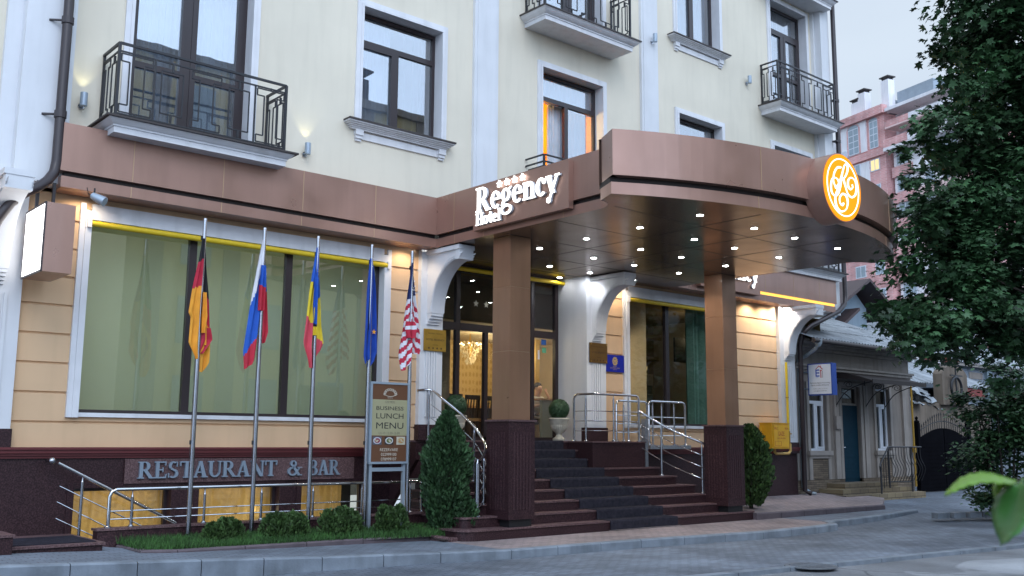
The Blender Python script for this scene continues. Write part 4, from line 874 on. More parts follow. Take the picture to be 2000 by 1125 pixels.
def kerbline(pts,w,h0,mat,name,step=.95,up=.012):
    mb=M()
    for a,b in zip(pts,pts[1:]):
        A=Vector(a); B=Vector(b); L=(B-A).length; k=max(1,round(L/step)); d=(B-A).normalized(); nrm=Vector((-d.y,d.x,0)).normalized()*w
        for i in range(k):
            p=A+(B-A)*(i/k)+d*.006; q=A+(B-A)*((i+1)/k)-d*.006; c=.02
            prof=[(0,-h0),(0,up-c),(c,up),(w,up),(w,-h0)]
            vs=[p+nrm*(u/w)+Vector((0,0,v)) for u,v in prof]+[q+nrm*(u/w)+Vector((0,0,v)) for u,v in prof]
            n=5; mb.add(vs,[list(range(n))[::-1],[n+j for j in range(n)]]+[[j,(j+1)%n,n+(j+1)%n,n+j] for j in range(n)])
    return solo(name,mb,mat,None,None,(0,0,0),kind='structure')
kerbline([(k[0],k[1]-.02,k[2]) for k in KB],.15,.3,K['kerb'],'kerb')
kerbline([(18.2,11.22,0),(20.5,11.42,-.0),(22.85,11.70,.02)],.14,.3,K['kerb'],'kerb')
kerbline([(17.45,12.40,.12),(22.7,12.44,.10)],.10,.3,K['kerbd'],'kerb')
# manhole cover
mb=M(); mb.lathe([(.36,-.121),(.36,-.108),(.30,-.106),(.001,-.106)],12.45,7.98+.0,28,0)
for i in range(-4,5): 
    w=sqrt(max(0,.29**2-(i*.06)**2)); mb.box(12.45-w,12.45+w,7.98+i*.06-.012,7.98+i*.06+.012,-.107,-.101,0)
solo('manhole_cover',mb,pm('cast_iron',(.12,.13,.145),.75,.1,var=.3,scale=12),'round cast iron manhole cover set in the driveway','manhole cover',(12.45,7.98,-.11))
# ------------------------------------------------------------------ basement court, lawn
mb=M(); mb.box(4.70,10.15,13.92,14.10,-.3,.345,0); mb.box(4.68,10.15,13.90,14.12,.345,.375,1); 
BC=solo('retaining_wall',mb,[K['granite'],K['gtop']],'low maroon granite wall between the lawn and the basement windows','wall',(7.4,14,0))
mb=M(); mb.quad((4.6,14.1,-.92),(10.2,14.1,-.92),(10.2,14.75,-.92),(4.6,14.75,-.92)); mb.box(10.15,10.2,13.9,14.75,-.95,.4)
for i in range(6): mb.box(4.45+.26*i,4.71+.26*i,14.11,14.70,-.92,.22-.19*i)
solo('basement_court_floor',mb,K['gtop'],None,None,(0,0,0),kind='structure')
mb=M(); mb.box(-7,4.55,13.25,14.70,.05,.235,0); mb.box(-7,4.58,13.22,14.70,.235,.265,1); mb.box(3.5,4.5,13.34,14.3,.265,.275,2); mb.box(2.9,3.44,13.1,13.7,.1,.40,0); mb.box(2.88,3.46,13.08,13.72,.40,.43,1)
solo('entrance_platform',mb,[K['granite'],K['gtop'],K['carpet']],'low granite platform with a dark door mat at the far left','platform',(3,13.9,.1))
frame_rail('court_railing','long low stainless railing on the granite wall behind the flagpoles',[(4.86,14.0),(10.1,14.0)],.375,.51,nl=2,posts=[(5.17,14.0),(6.22,14.0),(7.12,14.0),(8.0,14.0),(8.90,14.0),(9.86,14.0)],group='stainless railings by the basement')
A=(4.28,14.42,1.24); B=(5.98,14.42,.36)
t=railing('court_railing','sloping stainless handrail going down to the basement, starting in a ball at the wall',(4.3,14.42,.3),[A,B],[[(4.32,14.42,.93-.0),(5.9,14.42,.13)],[(4.3,14.42,.72),(5.8,14.42,-.08)],[(4.3,14.42,.50),(5.6,14.42,-.16)]],[(4.62,14.42,.2,.98),(5.33,14.42,-.2,.62)],group='stainless railings by the basement')
mb=M(); mb.sphere((4.20,14.42,1.27),.05,12); mb.tube([(4.20,14.44,1.27),(4.20,14.7,1.27)],.015,8); part(t,'end_ball',mb,K['steeld'],smooth=True)
# lawn
mb=M(); LN=[]
def LZ(x,y): return .17-.012*(x-5)+.05*ss((y-12.9)/.7)
nx=24
for i in range(nx):
    for j in range(5):
        f=lambda i,j:(4.95+5.1*i/nx,12.98+.95*j/5)
        P=[f(i,j),f(i+1,j),f(i+1,j+1),f(i,j+1)]; mb.quad(*[(x,y,LZ(x,y)-.05) for x,y in P])
mb.quad((9.6,12.7,.03),(10.05,12.7,.03),(10.05,13.95,.09),(9.6,13.95,.09))
solo('lawn_soil',mb,K['soil'],None,None,(0,0,0),kind='structure',merge=True)
mb=M(); R=random.Random(5)
for i in range(15000):
    x=R.uniform(4.95,10.0); y=R.uniform(12.99,13.9); z=LZ(x,y)-.05; h=R.uniform(.04,.13)*(1.25 if R.random()<.1 else 1); a=R.uniform(0,pi); w=.006; b=R.gauss(0,.03); c=R.gauss(0,.03)
    mb.add([(x-w*cos(a),y-w*sin(a),z),(x+w*cos(a),y+w*sin(a),z),(x+b*.5+w*.6*cos(a),y+c*.5+w*.6*sin(a),z+h*.6),(x+b,y+c,z+h)],[[0,1,2,3]])
solo('grass',mb,K['grass'],None,None,(7.5,13.4,.1),kind='stuff')
kerbline([(4.93,13.85,.15),(4.93,12.98,.15),(5.4,12.9,.13),(8.3,12.98,.10),(9.60,13.06,.07)],.11,.25,K['kerbd'],'lawn_kerb',.9)
kerbline([(9.60,13.06,.07),(9.72,12.66,.05),(9.95,12.70,.05)],.10,.2,K['gtop'],'lawn_kerb',.9)

# ------------------------------------------------------------------ restaurant sign
t=thing('restaurant_sign','grey serif letters Restaurant & Bar on a dark glossy panel above the basement windows','sign',(7.2,D-.06,.96))
mb=M(); mb.box(5.28,9.15,D-.10,D-.075,.93,1.285); part(t,'panel',mb,K['gtop'])
K['letgrey']=pm('grey_metal_letters',(.27,.33,.40),.4,.3,var=.05)
for s_,a_,w_ in (('RESTAURANT',5.455,2.235),('&',7.875,.27),('BAR',8.26,.60)): mb=M(); serif(mb,s_,.245,(a_,D-.10,1.0),EX,EZ,NY,.002,.04,0,width=w_); part(t,'letters',mb,K['letgrey'])
# ------------------------------------------------------------------ flagpoles and flags
FX=[5.89,6.85,7.785,8.80,9.62]; PZ=4.80
def flagpole(x,lab):
    t=thing('flagpole',lab,'flagpole',(x,13.75,.05),'flagpoles in front of the restaurant window')
    mb=M(); mb.tube([(x,13.75,.05),(x,13.75,3.2),(x,13.75,PZ-.03)],[.035,.031,.027],12); mb.tube([(x,13.75,PZ-.03),(x,13.75,PZ)],[.03,.026],12); part(t,'pole',mb,K['steeld'],smooth=True)
    mb=M(); mb.box(x-.05,x-.028,13.74,13.76,PZ-.33,PZ-.27); mb.tube([(x-.035,13.75,PZ-.3),(x-.042,13.75,1.3)],.003,5); mb.box(x-.05,x-.03,13.735,13.765,1.5,1.56); part(t,'halyard',mb,K['iron'])
    return t
f0=flagpole(FX[0],'steel flagpole carrying the black, red and gold flag')
for x,l in zip(FX[1:],('steel flagpole carrying the white, blue and red flag','steel flagpole carrying the blue, yellow and red flag','steel flagpole carrying the plain blue flag, beside the menu board','steel flagpole carrying the striped red and white flag')):
    c=copy_tree(f0); c.location=(x,13.75,.05); c['label']=l
FC={k:pm('flag_'+k,v,.8,var=.12,scale=6) for k,v in dict(black=(.012,.012,.016),red=(.50,.022,.045),gold=(.80,.34,.03),white=(.72,.72,.76),blue=(.015,.10,.48),yellow=(.78,.58,.03),rose=(.62,.07,.10),eu=(.008,.055,.34),navy=(.012,.025,.12),crim=(.48,.02,.05)).items()}
def flag(x,lab,panels,seed):
    names=sorted({b[2] for p in panels for b in p['b']}|{'white'}|({'gold'})); mb=M(); R=random.Random(seed)
    for k,p in enumerate(panels):
        rows=[(q0*.85,min(q1,0)*1.0+max(q1,0),q2*1.3 if q2>0 else q2) for q0,q1,q2 in p['r']]; n=70; w=14; yo=p.get('y',0); am=p.get('f',.025); ph=R.uniform(0,6); fr=R.uniform(1.2,2.0)
        def at(z):
            for a,b in zip(rows,rows[1:]):
                if z<=b[0]+1e-9:
                    s=(z-a[0])/max(1e-9,b[0]-a[0]); s=max(0,min(1,s)); return a[1]+(b[1]-a[1])*s,a[2]+(b[2]-a[2])*s
            return rows[-1][1],rows[-1][2]
        z0,z1=rows[0][0],rows[-1][0]; vs=[]; sl=p.get('s',0)
        for j in range(n+1):
            for i in range(w+1):
                u=i/w; zz=z0+(z1-z0)*j/n; a,b=at(zz); sag=p.get('e',.0)*(abs(u-.5)*2)**1.5*(j/n)**3
                fold=am*sin(u*2*pi*fr+ph+zz*1.1)*min(1,(j/n)*3+.15)+am*.35*sin(u*5*pi+zz*2+ph)
                vs.append((x+a+(b-a)*u,13.75+yo+fold-.0,PZ-zz+sag+sl*(u-.5)*(j/n)))
        fs=[];ms=[]
        o=len(mb.v); mb.v+=vs
        for j in range(n):
            for i in range(w):
                u=(i+.5)/w; zz=z0+(z1-z0)*(j+.5)/n; m='white'
                for el,er,mm in p['b']:
                    m=mm
                    if zz<.85*(el+(er-el)*u): break
                q=j*(w+1)+i+o; mb.f.append([q,q+1,q+w+2,q+w+1]); mb.m.append(names.index(m))
        if p.get('stars'):
            for (u,zz,r) in p['stars']: mb.flat(star(0,0,r)[::-1],(x+u,13.75+yo-am-.02,PZ-zz*.85),EX,EZ,NY,0,.004,names.index(p.get('sm','white')))
    return solo('flag',mb,[FC[q] for q in names],lab,'flag',(x,13.75,PZ-.4),'flags hanging from the poles',smooth=True)
flag(FX[0],'black, red and gold flag hanging limp, leftmost of the row',[
 dict(r=[(.36,-.035,.0),(.75,-.07,0),(1.22,-.14,0),(1.68,-.185,0.0),(1.76,-.15,0),(2.22,-.165,.0),(2.45,-.07,0)],b=[(.78,.70,'black'),(1.25,1.18,'crim'),(9,9,'gold')],y=-.035,e=.05),
 dict(r=[(.45,0,.03),(.8,0,.055),(1.3,0,.10),(1.8,.0,.125),(2.2,.02,.145)],b=[(1.25,1.4,'black'),(1.6,1.9,'crim'),(9,2.2,'gold'),(9,9,'black')],y=.02),
 dict(r=[(1.3,0,.05),(1.7,-.01,.08),(2.0,.0,.06)],b=[(9,9,'gold')],y=-.055),
 dict(r=[(1.9,-.03,.13),(2.1,-.03,.15),(2.35,-.05,.05)],b=[(9,9,'crim')],y=.0),
 dict(r=[(2.15,.03,.145),(2.45,.015,.145),(2.66,.02,.14)],b=[(9,9,'gold')],y=.03,e=.08,s=.12)],1)
flag(FX[1],'white, blue and red flag hanging limp, second from the left',[
 dict(r=[(.22,-.04,-.01),(.7,-.10,-.01),(1.2,-.16,-.01),(1.6,-.2,-.02),(2.2,-.26,-.05),(2.45,-.24,-.07),(2.52,-.235,-.10)],b=[(1.42,.62,'white'),(2.30,2.0,'blue'),(9,9,'red')],y=-.02,s=.1,e=.0),
 dict(r=[(.6,.0,.03),(1.1,.0,.065),(1.6,.0,.09),(1.9,.0,.105),(2.1,.02,.07)],b=[(1.05,1.16,'blue'),(9,9,'red')],y=.02,e=.02),
 dict(r=[(.7,-.07,.01),(1.08,-.085,.01),(1.52,-.085,.0)],b=[(1.05,1.10,'blue'),(9,9,'red')],y=-.07)],2)
flag(FX[2],'blue, yellow and red flag hanging limp, in the middle of the row',[
 dict(r=[(.22,-.03,-.0),(.6,-.07,0),(1.1,-.13,0),(1.7,-.18,-.04),(2.1,-.215,-.04),(2.2,-.2,-.03),(2.48,-.12,-.03)],b=[(.88,1.05,'blue'),(1.56,1.68,'yellow'),(9,9,'rose')],y=-.02,e=.06,s=-.1),
 dict(r=[(.5,.0,.02),(1.0,.0,.055),(1.6,.0,.10),(2.0,.0,.145),(2.15,.01,.10),(2.3,.0,.02)],b=[(1.28,1.10,'blue'),(1.86,2.02,'yellow'),(9,9,'rose')],y=.02),
 dict(r=[(.8,-.085,.0),(1.3,-.10,.0),(1.68,-.075,0)],b=[(9,9,'blue')],y=-.06),dict(r=[(1.66,-.07,0.0),(1.88,-.06,.0)],b=[(1.72,1.72,'black'),(9,9,'yellow')],y=-.05)],3)
flag(FX[3],'plain dark blue flag with a gold star, hanging limp beside the menu board',[
 dict(r=[(.28,-.04,-.0),(.9,-.075,0),(1.6,-.10,0),(2.15,-.125,.0),(2.3,-.09,0)],b=[(9,9,'eu')],y=-.02,s=.1),
 dict(r=[(.4,.0,.03),(.9,.0,.07),(1.5,.0,.10),(2.1,.0,.125),(2.3,-.03,.08),(2.4,-.06,.02)],b=[(9,9,'eu')],y=.0,stars=[(.055,1.72,.045)],sm='gold')],4)
sb=[]; z=.95
for i in range(30): sb.append((z+.0,z-.16,('white','crim')[i%2])); z+=.105
flag(FX[4],'red and white striped flag with a navy starry corner, rightmost of the row',[
 dict(r=[(.25,-.03,.0),(.7,-.09,0),(1.2,-.16,0),(1.6,-.2,0),(2.1,-.27,0),(2.35,-.22,-.02),(2.42,-.2,-.04)],b=[(1.0,.98,'navy')]+sb,y=-.03,s=.12,e=.05),
 dict(r=[(.4,.0,.03),(.9,.0,.06),(1.4,.0,.12),(1.8,.0,.16),(2.0,.0,.17),(2.08,.02,.15)],b=[(.95,.90,'navy')]+[(a,a+.22,c) for a,b_,c in sb],y=.02,f=.035,stars=[(.03,.62,.018),(.045,.72,.018),(.025,.80,.018),(.06,.86,.018)]),
 dict(r=[(1.45,-.15,.03),(1.6,-.17,.05),(1.78,-.12,.03)],b=[(1.55,1.52,'crim'),(1.62,1.6,'white'),(9,9,'crim')],y=-.07)],5)
# ------------------------------------------------------------------ lunch menu board
t=thing('menu_board','brown and cream lunch menu board on two grey legs, below the striped flag','sign',(9.2,13.75,.1))
x0,x1,z0,z1,y=8.82,9.585,1.195,2.525,13.70
mb=M()
for a in ((x0,x0+.035,z0,z1),(x1-.035,x1,z0,z1),(x0+.035,x1-.035,z1-.035,z1),(x0+.035,x1-.035,z0,z0+.035)): mb.box(a[0],a[1],y-.012,y+.13,a[2],a[3])
mb.box(x0+.035,x1-.035,y+.10,y+.125,z0+.035,z1-.035); part(t,'frame',mb,K['alu'])
mb=M()
for a in (x0+.03,x1-.08): mb.box(a,a+.05,y+.02,y+.07,.05,z0)
mb.box(x0+.08,x1-.08,y+.02,y+.07,z0-.12,z0-.06); part(t,'leg_frame',mb,K['alu'])
K['mbrown']=pm('menu_brown',(.13,.055,.025),.5,var=.04); K['mcream']=pm('menu_cream',(.36,.34,.20),.5,var=.03); K['mtext']=pm('menu_black_text',(.03,.03,.028),.6,var=0); K['mtw']=pm('menu_pale_text',(.6,.55,.45),.6,var=0)
a,b=x0+.035,x1-.035; H_=z1-z0-.07; zz=lambda f:z0+.035+H_*f
mb=M(); mb.box(a,b,y,y+.02,zz(0),zz(.335),0); mb.box(a,b,y,y+.02,zz(.335),zz(.80),1); mb.box(a,b,y,y+.02,zz(.80),zz(1),0); part(t,'poster',mb,[K['mbrown'],K['mcream']])
cxm=(a+b)/2; mb=M()
for s,w,f,h in (('BUSINESS',.535,.665,.088),('LUNCH',.535,.555,.125),('MENU',.535,.425,.145)): sans(mb,s,h,(a+.075,y-.0005,zz(f)),EX,EZ,NY,0,width=w)
sans(mb,'120 MDL',.055,(cxm,y-.0005,zz(.755)),EX,EZ,NY,1,align='CENTER'); sans(mb,'LU-VI 12.00-15.00',.056,(cxm,y-.0005,zz(.352)),EX,EZ,NY,1,align='CENTER')
sans(mb,'REZERVARE',.068,(cxm,y-.0005,zz(.135)),EX,EZ,NY,2,align='CENTER'); sans(mb,'022999100',.068,(cxm,y-.0005,zz(.075)),EX,EZ,NY,2,align='CENTER'); sans(mb,'078999107',.068,(cxm,y-.0005,zz(.015)),EX,EZ,NY,2,align='CENTER'); sans(mb,'ristorante',.028,(cxm,y-.0005,zz(.818)),EX,EZ,NY,2,align='CENTER')
part(t,'lettering',mb,[K['mtext'],pm('menu_grey_text',(.16,.15,.10),.6,var=0),K['mtw']])
mb=M()
for i in range(9):
    q=pi*(i/8); r=.085; u=cxm+.11*cos(q); v=zz(.868)+.075*sin(q)
    mb.tube([(u+.028*cos(s*.6)*(1-s/16),y-.003,v+.028*sin(s*.6)*(1-s/16)) for s in range(14)],.004,5)
mb.tube([(cxm+.12*cos(pi+pi*i/12),y-.003,zz(.885)+.055*sin(pi+pi*i/12)) for i in range(13)],.005,5)
part(t,'emblem',mb,K['mtw'],smooth=True,label='pale curly ornament at the top of the menu board')
def dish(cxp,bgc,pl,fd):
    mb=M(); w=.085; zc=zz(.27); mb.box(cxp-w,cxp+w,y-.004,y,zc-.065,zc+.065,0)
    mb.flat([(u*1.0,v*.72) for u,v in discp(0,0,.075,20)][::-1],(cxp,y-.004,zc),EX,EZ,NY,0,.002,1); mb.flat([(u,v*.72) for u,v in discp(0,0,.055,18)][::-1],(cxp,y-.004,zc),EX,EZ,NY,0,.004,2)
    R=random.Random(int(cxp*1000))
    for i in range(9): mb.flat([(u,v*.7) for u,v in discp(R.gauss(0,.02),R.gauss(0,.02),.012,8)][::-1],(cxp,y-.004,zc),EX,EZ,NY,0,.005+.0003*i,3)
    part(t,'dish_photo',mb,[pm('photo_bg',bgc,.5,var=.2),pm('photo_plate',pl,.5,var=.05),pm('photo_food',fd,.5,var=.3,scale=40),pm('photo_bits',(.55,.5,.35),.5,var=.3,scale=40)])
dish(a+.115,(.10,.11,.14),(.55,.55,.58),(.25,.03,.06)); dish(cxm,(.03,.03,.03),(.6,.6,.6),(.12,.16,.06)); dish(b-.115,(.55,.52,.42),(.5,.45,.3),(.45,.25,.10))
# ------------------------------------------------------------------ plaques
K['brass']=pm('brass_plate',(.55,.33,.06),.35,.7,var=.12,scale=6); K['brassd']=pm('dark_brass_plate',(.20,.11,.03),.4,.7,var=.15,scale=6); K['ink']=pm('engraving',(.06,.03,.01),.7,var=0)
def plaque(lab,x0,x1,z0,z1,mat):
    t=thing('hotel_plaque',lab,'plaque',((x0+x1)/2,D-.1,z0),'engraved hotel plaques beside the entrance'); y=D-.145
    mb=M(); mb.box(x0,x1,y,y+.02,z0,z1); part(t,'plate',mb,mat); c=(x0+x1)/2; h=z1-z0; mb=M()
    sans(mb,'MINISTERUL TURISMULUI',.03,(c,y,z1-h*.22),EX,EZ,NY,0,align='CENTER',width=.32); sans(mb,'HOTEL REGENCY',.05,(c,y,z1-h*.52),EX,EZ,NY,0,align='CENTER',width=.42,bold=.01); sans(mb,'CATEGORIA',.022,(c,y,z1-h*.74),EX,EZ,NY,0,align='CENTER')
    for i in range(4): mb.flat(star(0,0,.026)[::-1],(c-.14+.093*i,y,z1-h*.87),EX,EZ,NY,0,.002)
    part(t,'engraving',mb,K['ink'])
    mb=M()
    for u in (x0+.03,x1-.03):
        for v in (z0+.03,z1-.03): mb.tube([(u,y-.012,v),(u,D-.1,v)],.011,10)
    part(t,'stud',mb,K['brass'],smooth=True)
plaque('bright brass hotel plaque on the left entrance pilaster beside the striped flag',10.53,11.03,3.20,3.60,K['brass'])
plaque('darker brown hotel plaque on the right entrance pilaster',14.83,15.36,3.22,3.645,K['brassd'])
t=thing('club_plaque','blue plaque with a gold cogwheel on the peach wall right of the entrance','plaque',(15.71,D,3.07)); y=D-.035
mb=M(); mb.box(15.405,16.01,y,y+.025,3.065,3.435); part(t,'plate',mb,pm('blue_plate',(.004,.012,.30),.35,var=.03)); K['goldp']=pm('gold_paint',(.70,.48,.12),.45,.3,var=.05)
mb=M(); cxp,czp=15.71,3.30
for pl in ringp(0,0,.072,.082,.02,.022,0,360,24): mb.flat(pl[::-1],(cxp,y,czp),EX,EZ,NY,0,.003)
for i in range(12): q=2*pi*i/12; mb.flat([(u*1.+.078*cos(q),v+.088*sin(q)) for u,v in discp(0,0,.010,6)][::-1],(cxp,y,czp),EX,EZ,NY,0,.0034)
for i in range(3): q=pi*i/3+.5; mb.bar((cxp+.055*cos(q),y-.002,czp+.06*sin(q)),(cxp-.055*cos(q),y-.002,czp-.06*sin(q)),.016,.004,0,up=(0,1,0))
mb.flat(discp(0,0,.02)[::-1],(cxp,y,czp),EX,EZ,NY,0,.005)
part(t,'wheel_emblem',mb,K['goldp'])
mb=M(); sans(mb,'ROTARY',.030,(cxp,y,3.175),EX,EZ,NY,0,align='CENTER'); sans(mb,'CLUB CHISINAU CENTRU',.032,(cxp,y,3.14),EX,EZ,NY,0,align='CENTER',width=.30); sans(mb,'CHISINAU',.026,(cxp,y,3.108),EX,EZ,NY,0,align='CENTER'); part(t,'lettering',mb,K['goldp'])
# ------------------------------------------------------------------ gas cabinet and pipe
t=thing('gas_cabinet','yellow gas meter cabinet with red lettering on the hotel wall, beside the right cone shrub','cabinet',(21.2,14.5,1.4)); K['gasy']=pm('gas_yellow',(.78,.40,.012),.5,var=.1,scale=4,stain=.15)
mb=M(); mb.box(20.9,21.62,14.34,14.70,1.42,2.04); mb.box(20.88,21.64,14.32,14.71,2.04,2.06); part(t,'box',mb,K['gasy'])
mb=M(); mb.box(20.95,21.59,14.322,14.34,1.46,2.00); part(t,'door',mb,K['gasy']); mb=M()
K['redt']=pm('red_lettering',(.40,.03,.01),.6,var=0)
sans(mb,'GAZE',.15,(21.27,14.322,1.74),EX,EZ,NY,0,align='CENTER',width=.26); sans(mb,'INFLAMABIL',.05,(21.27,14.322,1.66),EX,EZ,NY,0,align='CENTER',width=.36); sans(mb,'PRG',.08,(20.98,14.322,1.89),EX,EZ,NY,0,width=.14); sans(mb,'904',.08,(21.42,14.322,1.89),EX,EZ,NY,0,width=.16)
for a in ((21.0,21.26,1.50,1.505),(21.0,21.26,1.60,1.605),(21.0,21.005,1.505,1.60),(21.255,21.26,1.505,1.60)): mb.box(a[0],a[1],14.319,14.322,a[2],a[3])
part(t,'lettering',mb,K['redt'])
mb=M(); mb.tube([(21.30,14.55,1.42),(21.30,14.55,1.34),(21.36,14.55,1.30),(21.9,14.55,1.30),(21.98,14.55,1.36),(21.98,14.55,1.55)],.035,10); K['cyp']=pm('cream_yellow_pipe',(.55,.36,.10),.5,var=.1); part(t,'connecting_pipe',mb,K['cyp'],smooth=True); mb=M(); mb.tube([(20.8,14.6,1.55),(20.8,14.6,1.95)],.03,8); part(t,'side_pipe',mb,K['gasy'],smooth=True)
t=thing('gas_pipe','thin yellow gas pipe with a valve running up the white corner pilaster','pipe',(21.97,14.55,1.7))
mb=M(); mb.tube([(21.97,14.58,1.72),(21.97,14.58,3.62)],.032,10); part(t,'pipe',mb,K['yellow'],smooth=True)
mb=M(); mb.tube([(21.97,14.58,1.55),(21.97,14.58,1.86)],.045,10); mb.box(21.85,22.09,14.56,14.60,1.78,1.81); mb.tube([(21.97,14.58,2.7),(21.97,14.58,2.73)],.042,10); part(t,'valve',mb,K['brass'],smooth=True)

# ------------------------------------------------------------------ inside the lobby
K['wood']=pm('honey_wood',(.40,.21,.07),.45,var=.2,scale=6); K['woodd']=pm('dark_wood',(.035,.02,.014),.4,var=.2)
t=thing('chandelier','glass crystal chandelier glowing in the lobby','chandelier',(13.89,17.5,3.9))
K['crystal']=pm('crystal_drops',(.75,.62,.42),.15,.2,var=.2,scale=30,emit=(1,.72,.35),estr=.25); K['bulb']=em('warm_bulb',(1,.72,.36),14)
mb=M(); mb.tube([(13.89,17.5,3.97),(13.89,17.5,3.7)],.012,6); mb.lathe([(.02,3.75),(.05,3.65),(.03,3.5),(.02,3.35)],13.89,17.5,12); part(t,'stem',mb,K['brass'],smooth=True)
R=random.Random(2); mb=M()
for i in range(220):
    a=R.uniform(0,2*pi); h=R.random(); r=(.34*(1-h*.75))*R.uniform(.5,1); x,y,z=13.89+r*cos(a),17.5+r*sin(a),3.80-h*.52; s=R.uniform(.012,.024)
    mb.add([(x,y,z+s*1.4),(x+s,y,z),(x,y+s,z),(x-s,y,z),(x,y-s,z),(x,y,z-s*1.6)],[[0,1,2],[0,2,3],[0,3,4],[0,4,1],[5,2,1],[5,3,2],[5,4,3],[5,1,4]])
part(t,'crystal',mb,K['crystal']); mb=M()
for i in range(8): a=2*pi*i/8; mb.sphere((13.89+.24*cos(a),17.5+.24*sin(a),3.74),.018,8)
part(t,'bulb',mb,K['bulb'],smooth=True)
t=thing('sideboard','honey coloured sideboard against the gold wallpaper in the lobby','sideboard',(14.6,18.5,1.58)); mb=M(); mb.box(13.2,15.3,18.2,18.85,1.62,2.33,0); mb.box(13.15,15.35,18.15,18.88,2.33,2.38,1); part(t,'body',mb,[K['woodd'],K['wood']])
mb=M()
for i in range(4): mb.box(13.25+.52*i,13.71+.52*i,18.185,18.2,1.68,2.28)
part(t,'door',mb,K['woodd'])
def chair(loc,lab,ry=0):
    x,y,z=loc; t=thing('dining_chair',lab,'chair',loc,'dark chairs in the lobby')
    mb=M(); mb.box(x-.22,x+.22,y-.22,y+.22,z+.42,z+.48); part(t,'seat',mb,K['wood'])
    for sx in (-1,1):
        for sy in (-1,1): mb=M(); mb.bar((x+sx*.19,y+sy*.19,z),(x+sx*.19,y+sy*.19,z+.42),.04); part(t,'leg',mb,K['woodd'])
    mb=M()
    for sx in (-1,1): mb.bar((x+sx*.19,y-.2,z+.48),(x+sx*.18,y-.25,z+.98),.04)
    mb.box(x-.2,x+.2,y-.262,y-.235,z+.88,z+.98); 
    for i in range(4): mb.bar((x-.12+.08*i,y-.21,z+.48),(x-.12+.08*i,y-.25,z+.9),.02)
    part(t,'backrest',mb,K['woodd']); return t
c0=chair((13.55,17.2,1.58),'dark wooden chair in the lobby, seen left of the door leaf through the entrance glass')
for loc,l in (((14.25,17.35,1.58),'dark wooden chair in the lobby, nearest to the left column'),((12.9,17.0,1.58),'dark wooden chair in the lobby, farthest left behind the glass')):
    c=copy_tree(c0); c.location=loc; c['label']=l
t=thing('reception_desk','pale grey reception desk in front of the seated person','desk',(15.9,16.5,1.58)); mb=M(); mb.box(15.05,16.7,16.35,16.42,1.58,2.48,0); mb.box(15.0,16.75,16.3,16.75,2.48,2.52,1); part(t,'front_panel',mb,[pm('grey_green_panel',(.22,.25,.22),.5,var=.05),K['wood']])
# seated person behind the desk
def skin(name,verts,edges,par,mat,loc):
    me=bpy.data.meshes.new(name); me.from_pydata([v[:3] for v in verts],edges,[]); me.materials.append(mat)
    o=bpy.data.objects.new(name,me); COL.objects.link(o)
    m=o.modifiers.new('s','SKIN'); sv=me.skin_vertices[0].data
    for i,v in enumerate(verts): sv[i].radius=(v[3],v[3]*(v[4] if len(v)>4 else 1)); sv[i].use_root=(i==0)
    m.use_smooth_shade=True; m2=o.modifiers.new('d','SUBSURF'); m2.levels=1; m2.render_levels=1
    if par: o.parent=par
    return o
V=[(0,0,.50,.14,.8),(0,-.05,.68,.13,.75),(0,-.12,.88,.15,.7),(0,-.15,.98,.08),(0.0,-.17,1.05,.055),(0,-.20,1.13,.085,1.0),(0,-.205,1.20,.092,1.05),(0,-.19,1.26,.07),
 (.17,-.13,.94,.055),(.26,-.28,.74,.045),(.12,-.42,.98,.034),(.07,-.36,1.09,.03),
 (-.17,-.13,.94,.055),(-.27,-.25,.74,.045),(-.18,-.48,.79,.034),(-.12,-.58,.80,.03),
 (.1,-.05,.47,.09),(.13,-.45,.48,.07),(.13,-.45,.06,.045),(.13,-.60,.04,.035),(-.1,-.05,.47,.09),(-.13,-.45,.48,.07),(-.13,-.45,.06,.045),(-.13,-.60,.04,.035),(0,-.285,1.15,.015)]
Ed=[(0,1),(1,2),(2,3),(3,4),(4,5),(5,6),(6,7),(2,8),(8,9),(9,10),(10,11),(2,12),(12,13),(13,14),(14,15),(0,16),(16,17),(17,18),(18,19),(0,20),(20,21),(21,22),(22,23),(5,24)]
for hx,base in ((11,(.07,-.36,1.09)),(15,(-.12,-.58,.80))):
    for k in range(5):
        dx=(k-2)*.016; i=len(V); L=(.05,.07,.075,.07,.055)[k]
        d=(0,-.01,1) if hx==11 else (.2,-1,0)
        V.append((base[0]+dx,base[1]-.01,base[2]+.03,.009)); V.append((base[0]+dx+d[0]*L,base[1]+d[1]*L-.005,base[2]+.03+d[2]*L*.9-.01,.008)); Ed+=[(hx,i),(i,i+1)]
K['skin']=pm('skin',(.55,.33,.23),.6,var=.05); K['shirt']=pm('white_shirt',(.66,.62,.55),.85,var=.08); K['hair']=pm('dark_hair',(.03,.02,.015),.7,var=.2)
sc=1.0; ox,oy,oz=15.50,17.15,1.60
W_=lambda v:(ox+v[0]*sc,oy+v[1]*sc,oz+v[2]*sc)+tuple(v[3:])
person=skin('person',[v for v in V],Ed,None,K['skin'],None); person.location=(ox,oy,oz)
tag(person,'person in a white shirt sitting behind the desk, head resting on one hand','person'); ORG[person.name]=Vector((0,0,0))
sv=[(0,0,.52,.155,.8),(0,-.05,.68,.145,.78),(0,-.12,.88,.165,.72),(0,-.15,.975,.095),(.17,-.13,.94,.07),(.24,-.24,.80,.062),(-.17,-.13,.94,.07),(-.25,-.215,.80,.062)]
skin('shirt',sv,[(0,1),(1,2),(2,3),(2,4),(4,5),(2,6),(6,7)],person,K['shirt'],None)
tv=[(0,0,.50,.15,.8),(.1,-.05,.47,.10),(.13,-.45,.48,.08),(.13,-.45,.12,.06),(-.1,-.05,.47,.10),(-.13,-.45,.48,.08),(-.13,-.45,.12,.06)]
